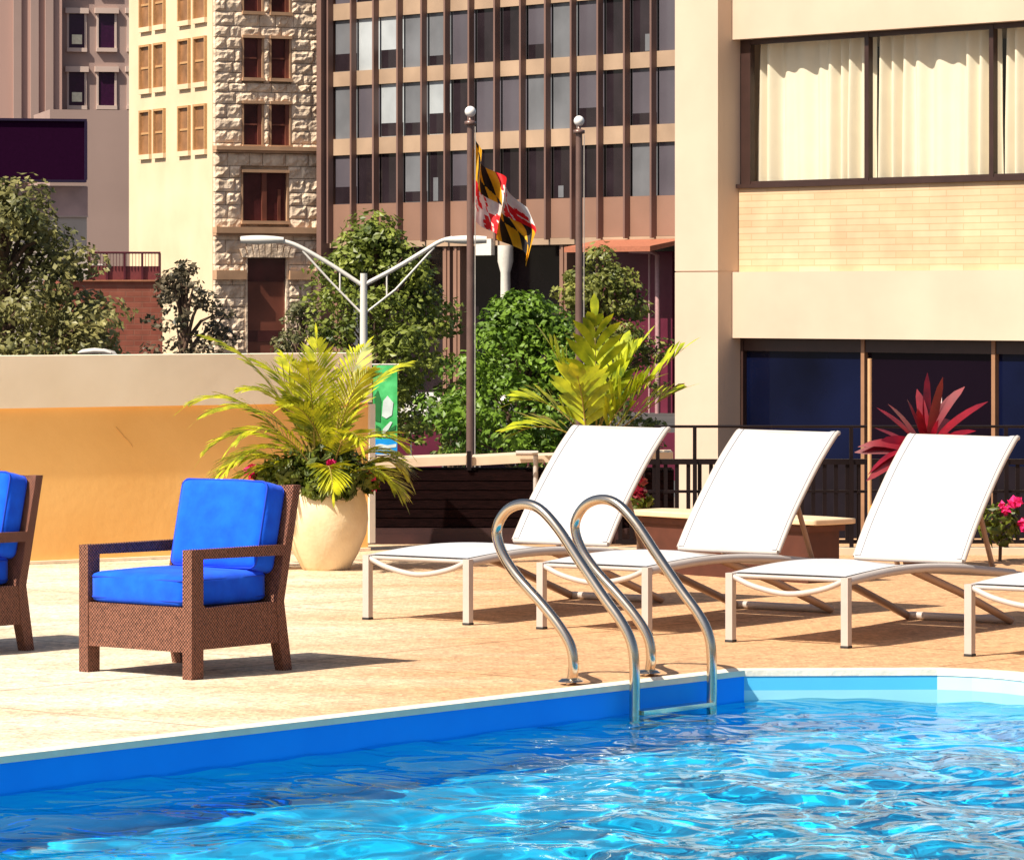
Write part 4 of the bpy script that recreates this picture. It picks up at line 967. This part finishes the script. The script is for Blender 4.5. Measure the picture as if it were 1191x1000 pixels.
mb = MB(); NU, NV = 96, 64; vs = []
k_ = FD/F
for j in range(NV+1):
    for i in range(NU+1):
        uu, v = i/NU, j/NV
        dx = uu*(30+36*min(1, v*.5+uu*.8))+6.5*math.sin(uu*13+v*4)*min(1, uu*3)
        dy = 94*v*(1-.30*uu)+78*uu+5*math.sin(uu*7)*uu+3*math.sin(v*9+uu*6)*uu
        dep = (.34*math.cos(uu*13+v*4)+.10*math.sin(uu*25-v*3.0))*min(1, uu*4)*(.6+.4*v)
        vs.append(((5+dx)*k_, dep+.02, -(dy)*k_))
for j in range(NV):
    for i in range(NU):
        mb.add([vs[j*(NU+1)+i], vs[j*(NU+1)+i+1], vs[(j+1)*(NU+1)+i+1], vs[(j+1)*(NU+1)+i]], [(0, 1, 2, 3)], flag_col((i+.5)/NU, (j+.5)/NV), True)
o = mb.build('flag', [M['fk'], M['fy'], M['fr'], M['fw']], None, (X(547, FD), FD, H-(161-HY)*k_))
bm = bmesh.new(); bm.from_mesh(o.data); bmesh.ops.remove_doubles(bm, verts=bm.verts, dist=1e-5); bm.to_mesh(o.data); bm.free()
tag(o, 'drooping quartered flag in black, gold, red and white on the taller pole', 'flag')
# dark red hoarding across the street
t = thing('street_hoarding', 'dark red and navy panel screen seen over the dark planter box', 'hoarding', (X(462, 130), 130, -4)); zt = H-(492-HY)/F*130+4
for i, (a, b, m_, dz) in enumerate(((438, 478, 'wine', 0), (479, 515, 'wine', .12), (516, 558, 'black_glass', -.05), (559, 600, 'black_glass', -.1), (601, 700, 'wine', -.5), (701, 800, 'wine', -.3))):
    mb = MB(); mb.box((X(a, 130)-X(462, 130), -.1*(i % 2), 0), (X(b, 130)-X(462, 130)-.03, .1, zt+dz)); mb.build('panel', M[m_], t)
# parked car on the far street
def car(px, d, z, label, m, ang=0):
    t = thing('parked_car', label, 'car', (X(px, d), d, z), ang)
    prof = [(-2.2, .35), (-2.2, .75), (-1.9, .85), (-1.3, .92), (-.7, 1.4), (.7, 1.45), (1.4, .98), (2.1, .88), (2.2, .6), (2.2, .35)]
    mb = MB(); mb.prism(prof, 'y', -.85, .85); mb.build('body', m, t)
    mb = MB(); mb.prism([(-1.15, .95), (-.65, 1.34), (.62, 1.38), (1.2, .98)], 'y', -.857, .857); mb.build('window', M['w_dark'], t)
    for x in (-1.35, 1.35):
        for y in (-.78, .78):
            mb = MB(); mb.tube([(x, y-.1, .33), (x, y+.1, .33)], .33, 14); mb.build('wheel', M['rubber'], t)
car(478, 190, -4, 'white car mostly hidden by the trees left of the taller flagpole', M['lamp'], R(-48))
t = thing('street_lamp', 'pale lamp head just showing over the orange wall below the trees', 'street lamp', (X(110, 50), 50, -4))
lz = H-(409-HY)/F*50+4
mb = MB(); mb.tube([(.3, .1, 0), (.3, .1, lz-.12), (.22, .05, lz-.03), (.1, 0, lz)], .04, 8); mb.build('pole', M['lamp'], t)
mb = MB(); mb.tube([(-.2, 0, lz-.015), (-.14, 0, lz), (0, 0, lz+.012), (.12, 0, lz+.005), (.2, 0, lz-.02)], [.02, .055, .065, .05, .025], 10, flat=.55); mb.build('lamp_head', M['lamp'], t)
# ------------------------------------------------------------------ light, sky, camera
SUN_AZ = math.atan2(-.635, -.772); EL = R(50)
sd_ = Vector((math.cos(SUN_AZ)*math.cos(EL), math.sin(SUN_AZ)*math.cos(EL), math.sin(EL)))
ld_ = bpy.data.lights.new('sun', 'SUN'); ld_.energy = 5.0; ld_.angle = R(.5); ld_.color = (1, .91, .77); ld_.cycles.is_caustics_light = True
lo = bpy.data.objects.new('sun', ld_); COL.objects.link(lo); lo.rotation_euler = (-sd_).to_track_quat('-Z', 'Y').to_euler(); lo.location = (-10, -10, 30)
wd = bpy.data.worlds.new('World'); sc.world = wd; wd.use_nodes = True; nt = wd.node_tree
sk = nt.nodes.new('ShaderNodeTexSky'); sk.sky_type = 'NISHITA'; sk.sun_disc = False; sk.dust_density = 2.5; sk.ozone_density = .4; sk.sun_elevation = EL; sk.sun_rotation = math.atan2(sd_.x, sd_.y)
nt.links.new(sk.outputs[0], nt.nodes['Background'].inputs[0]); nt.nodes['Background'].inputs[1].default_value = .065
cam = bpy.data.cameras.new('camera'); co = bpy.data.objects.new('camera', cam); COL.objects.link(co); sc.camera = co
co.location = (0, 0, H); co.rotation_euler = (R(90), 0, 0); cam.sensor_width = 36; cam.lens = F/1191*36; cam.shift_y = -(500-HY)/1191; cam.clip_end = 5000; cam.clip_start = .1
sc.view_settings.view_transform = 'Standard'; sc.view_settings.look = 'None'; sc.view_settings.gamma = 1; sc.view_settings.exposure = .52
sc.cycles.max_bounces = 8; sc.cycles.transparent_max_bounces = 12; sc.cycles.use_denoising = True
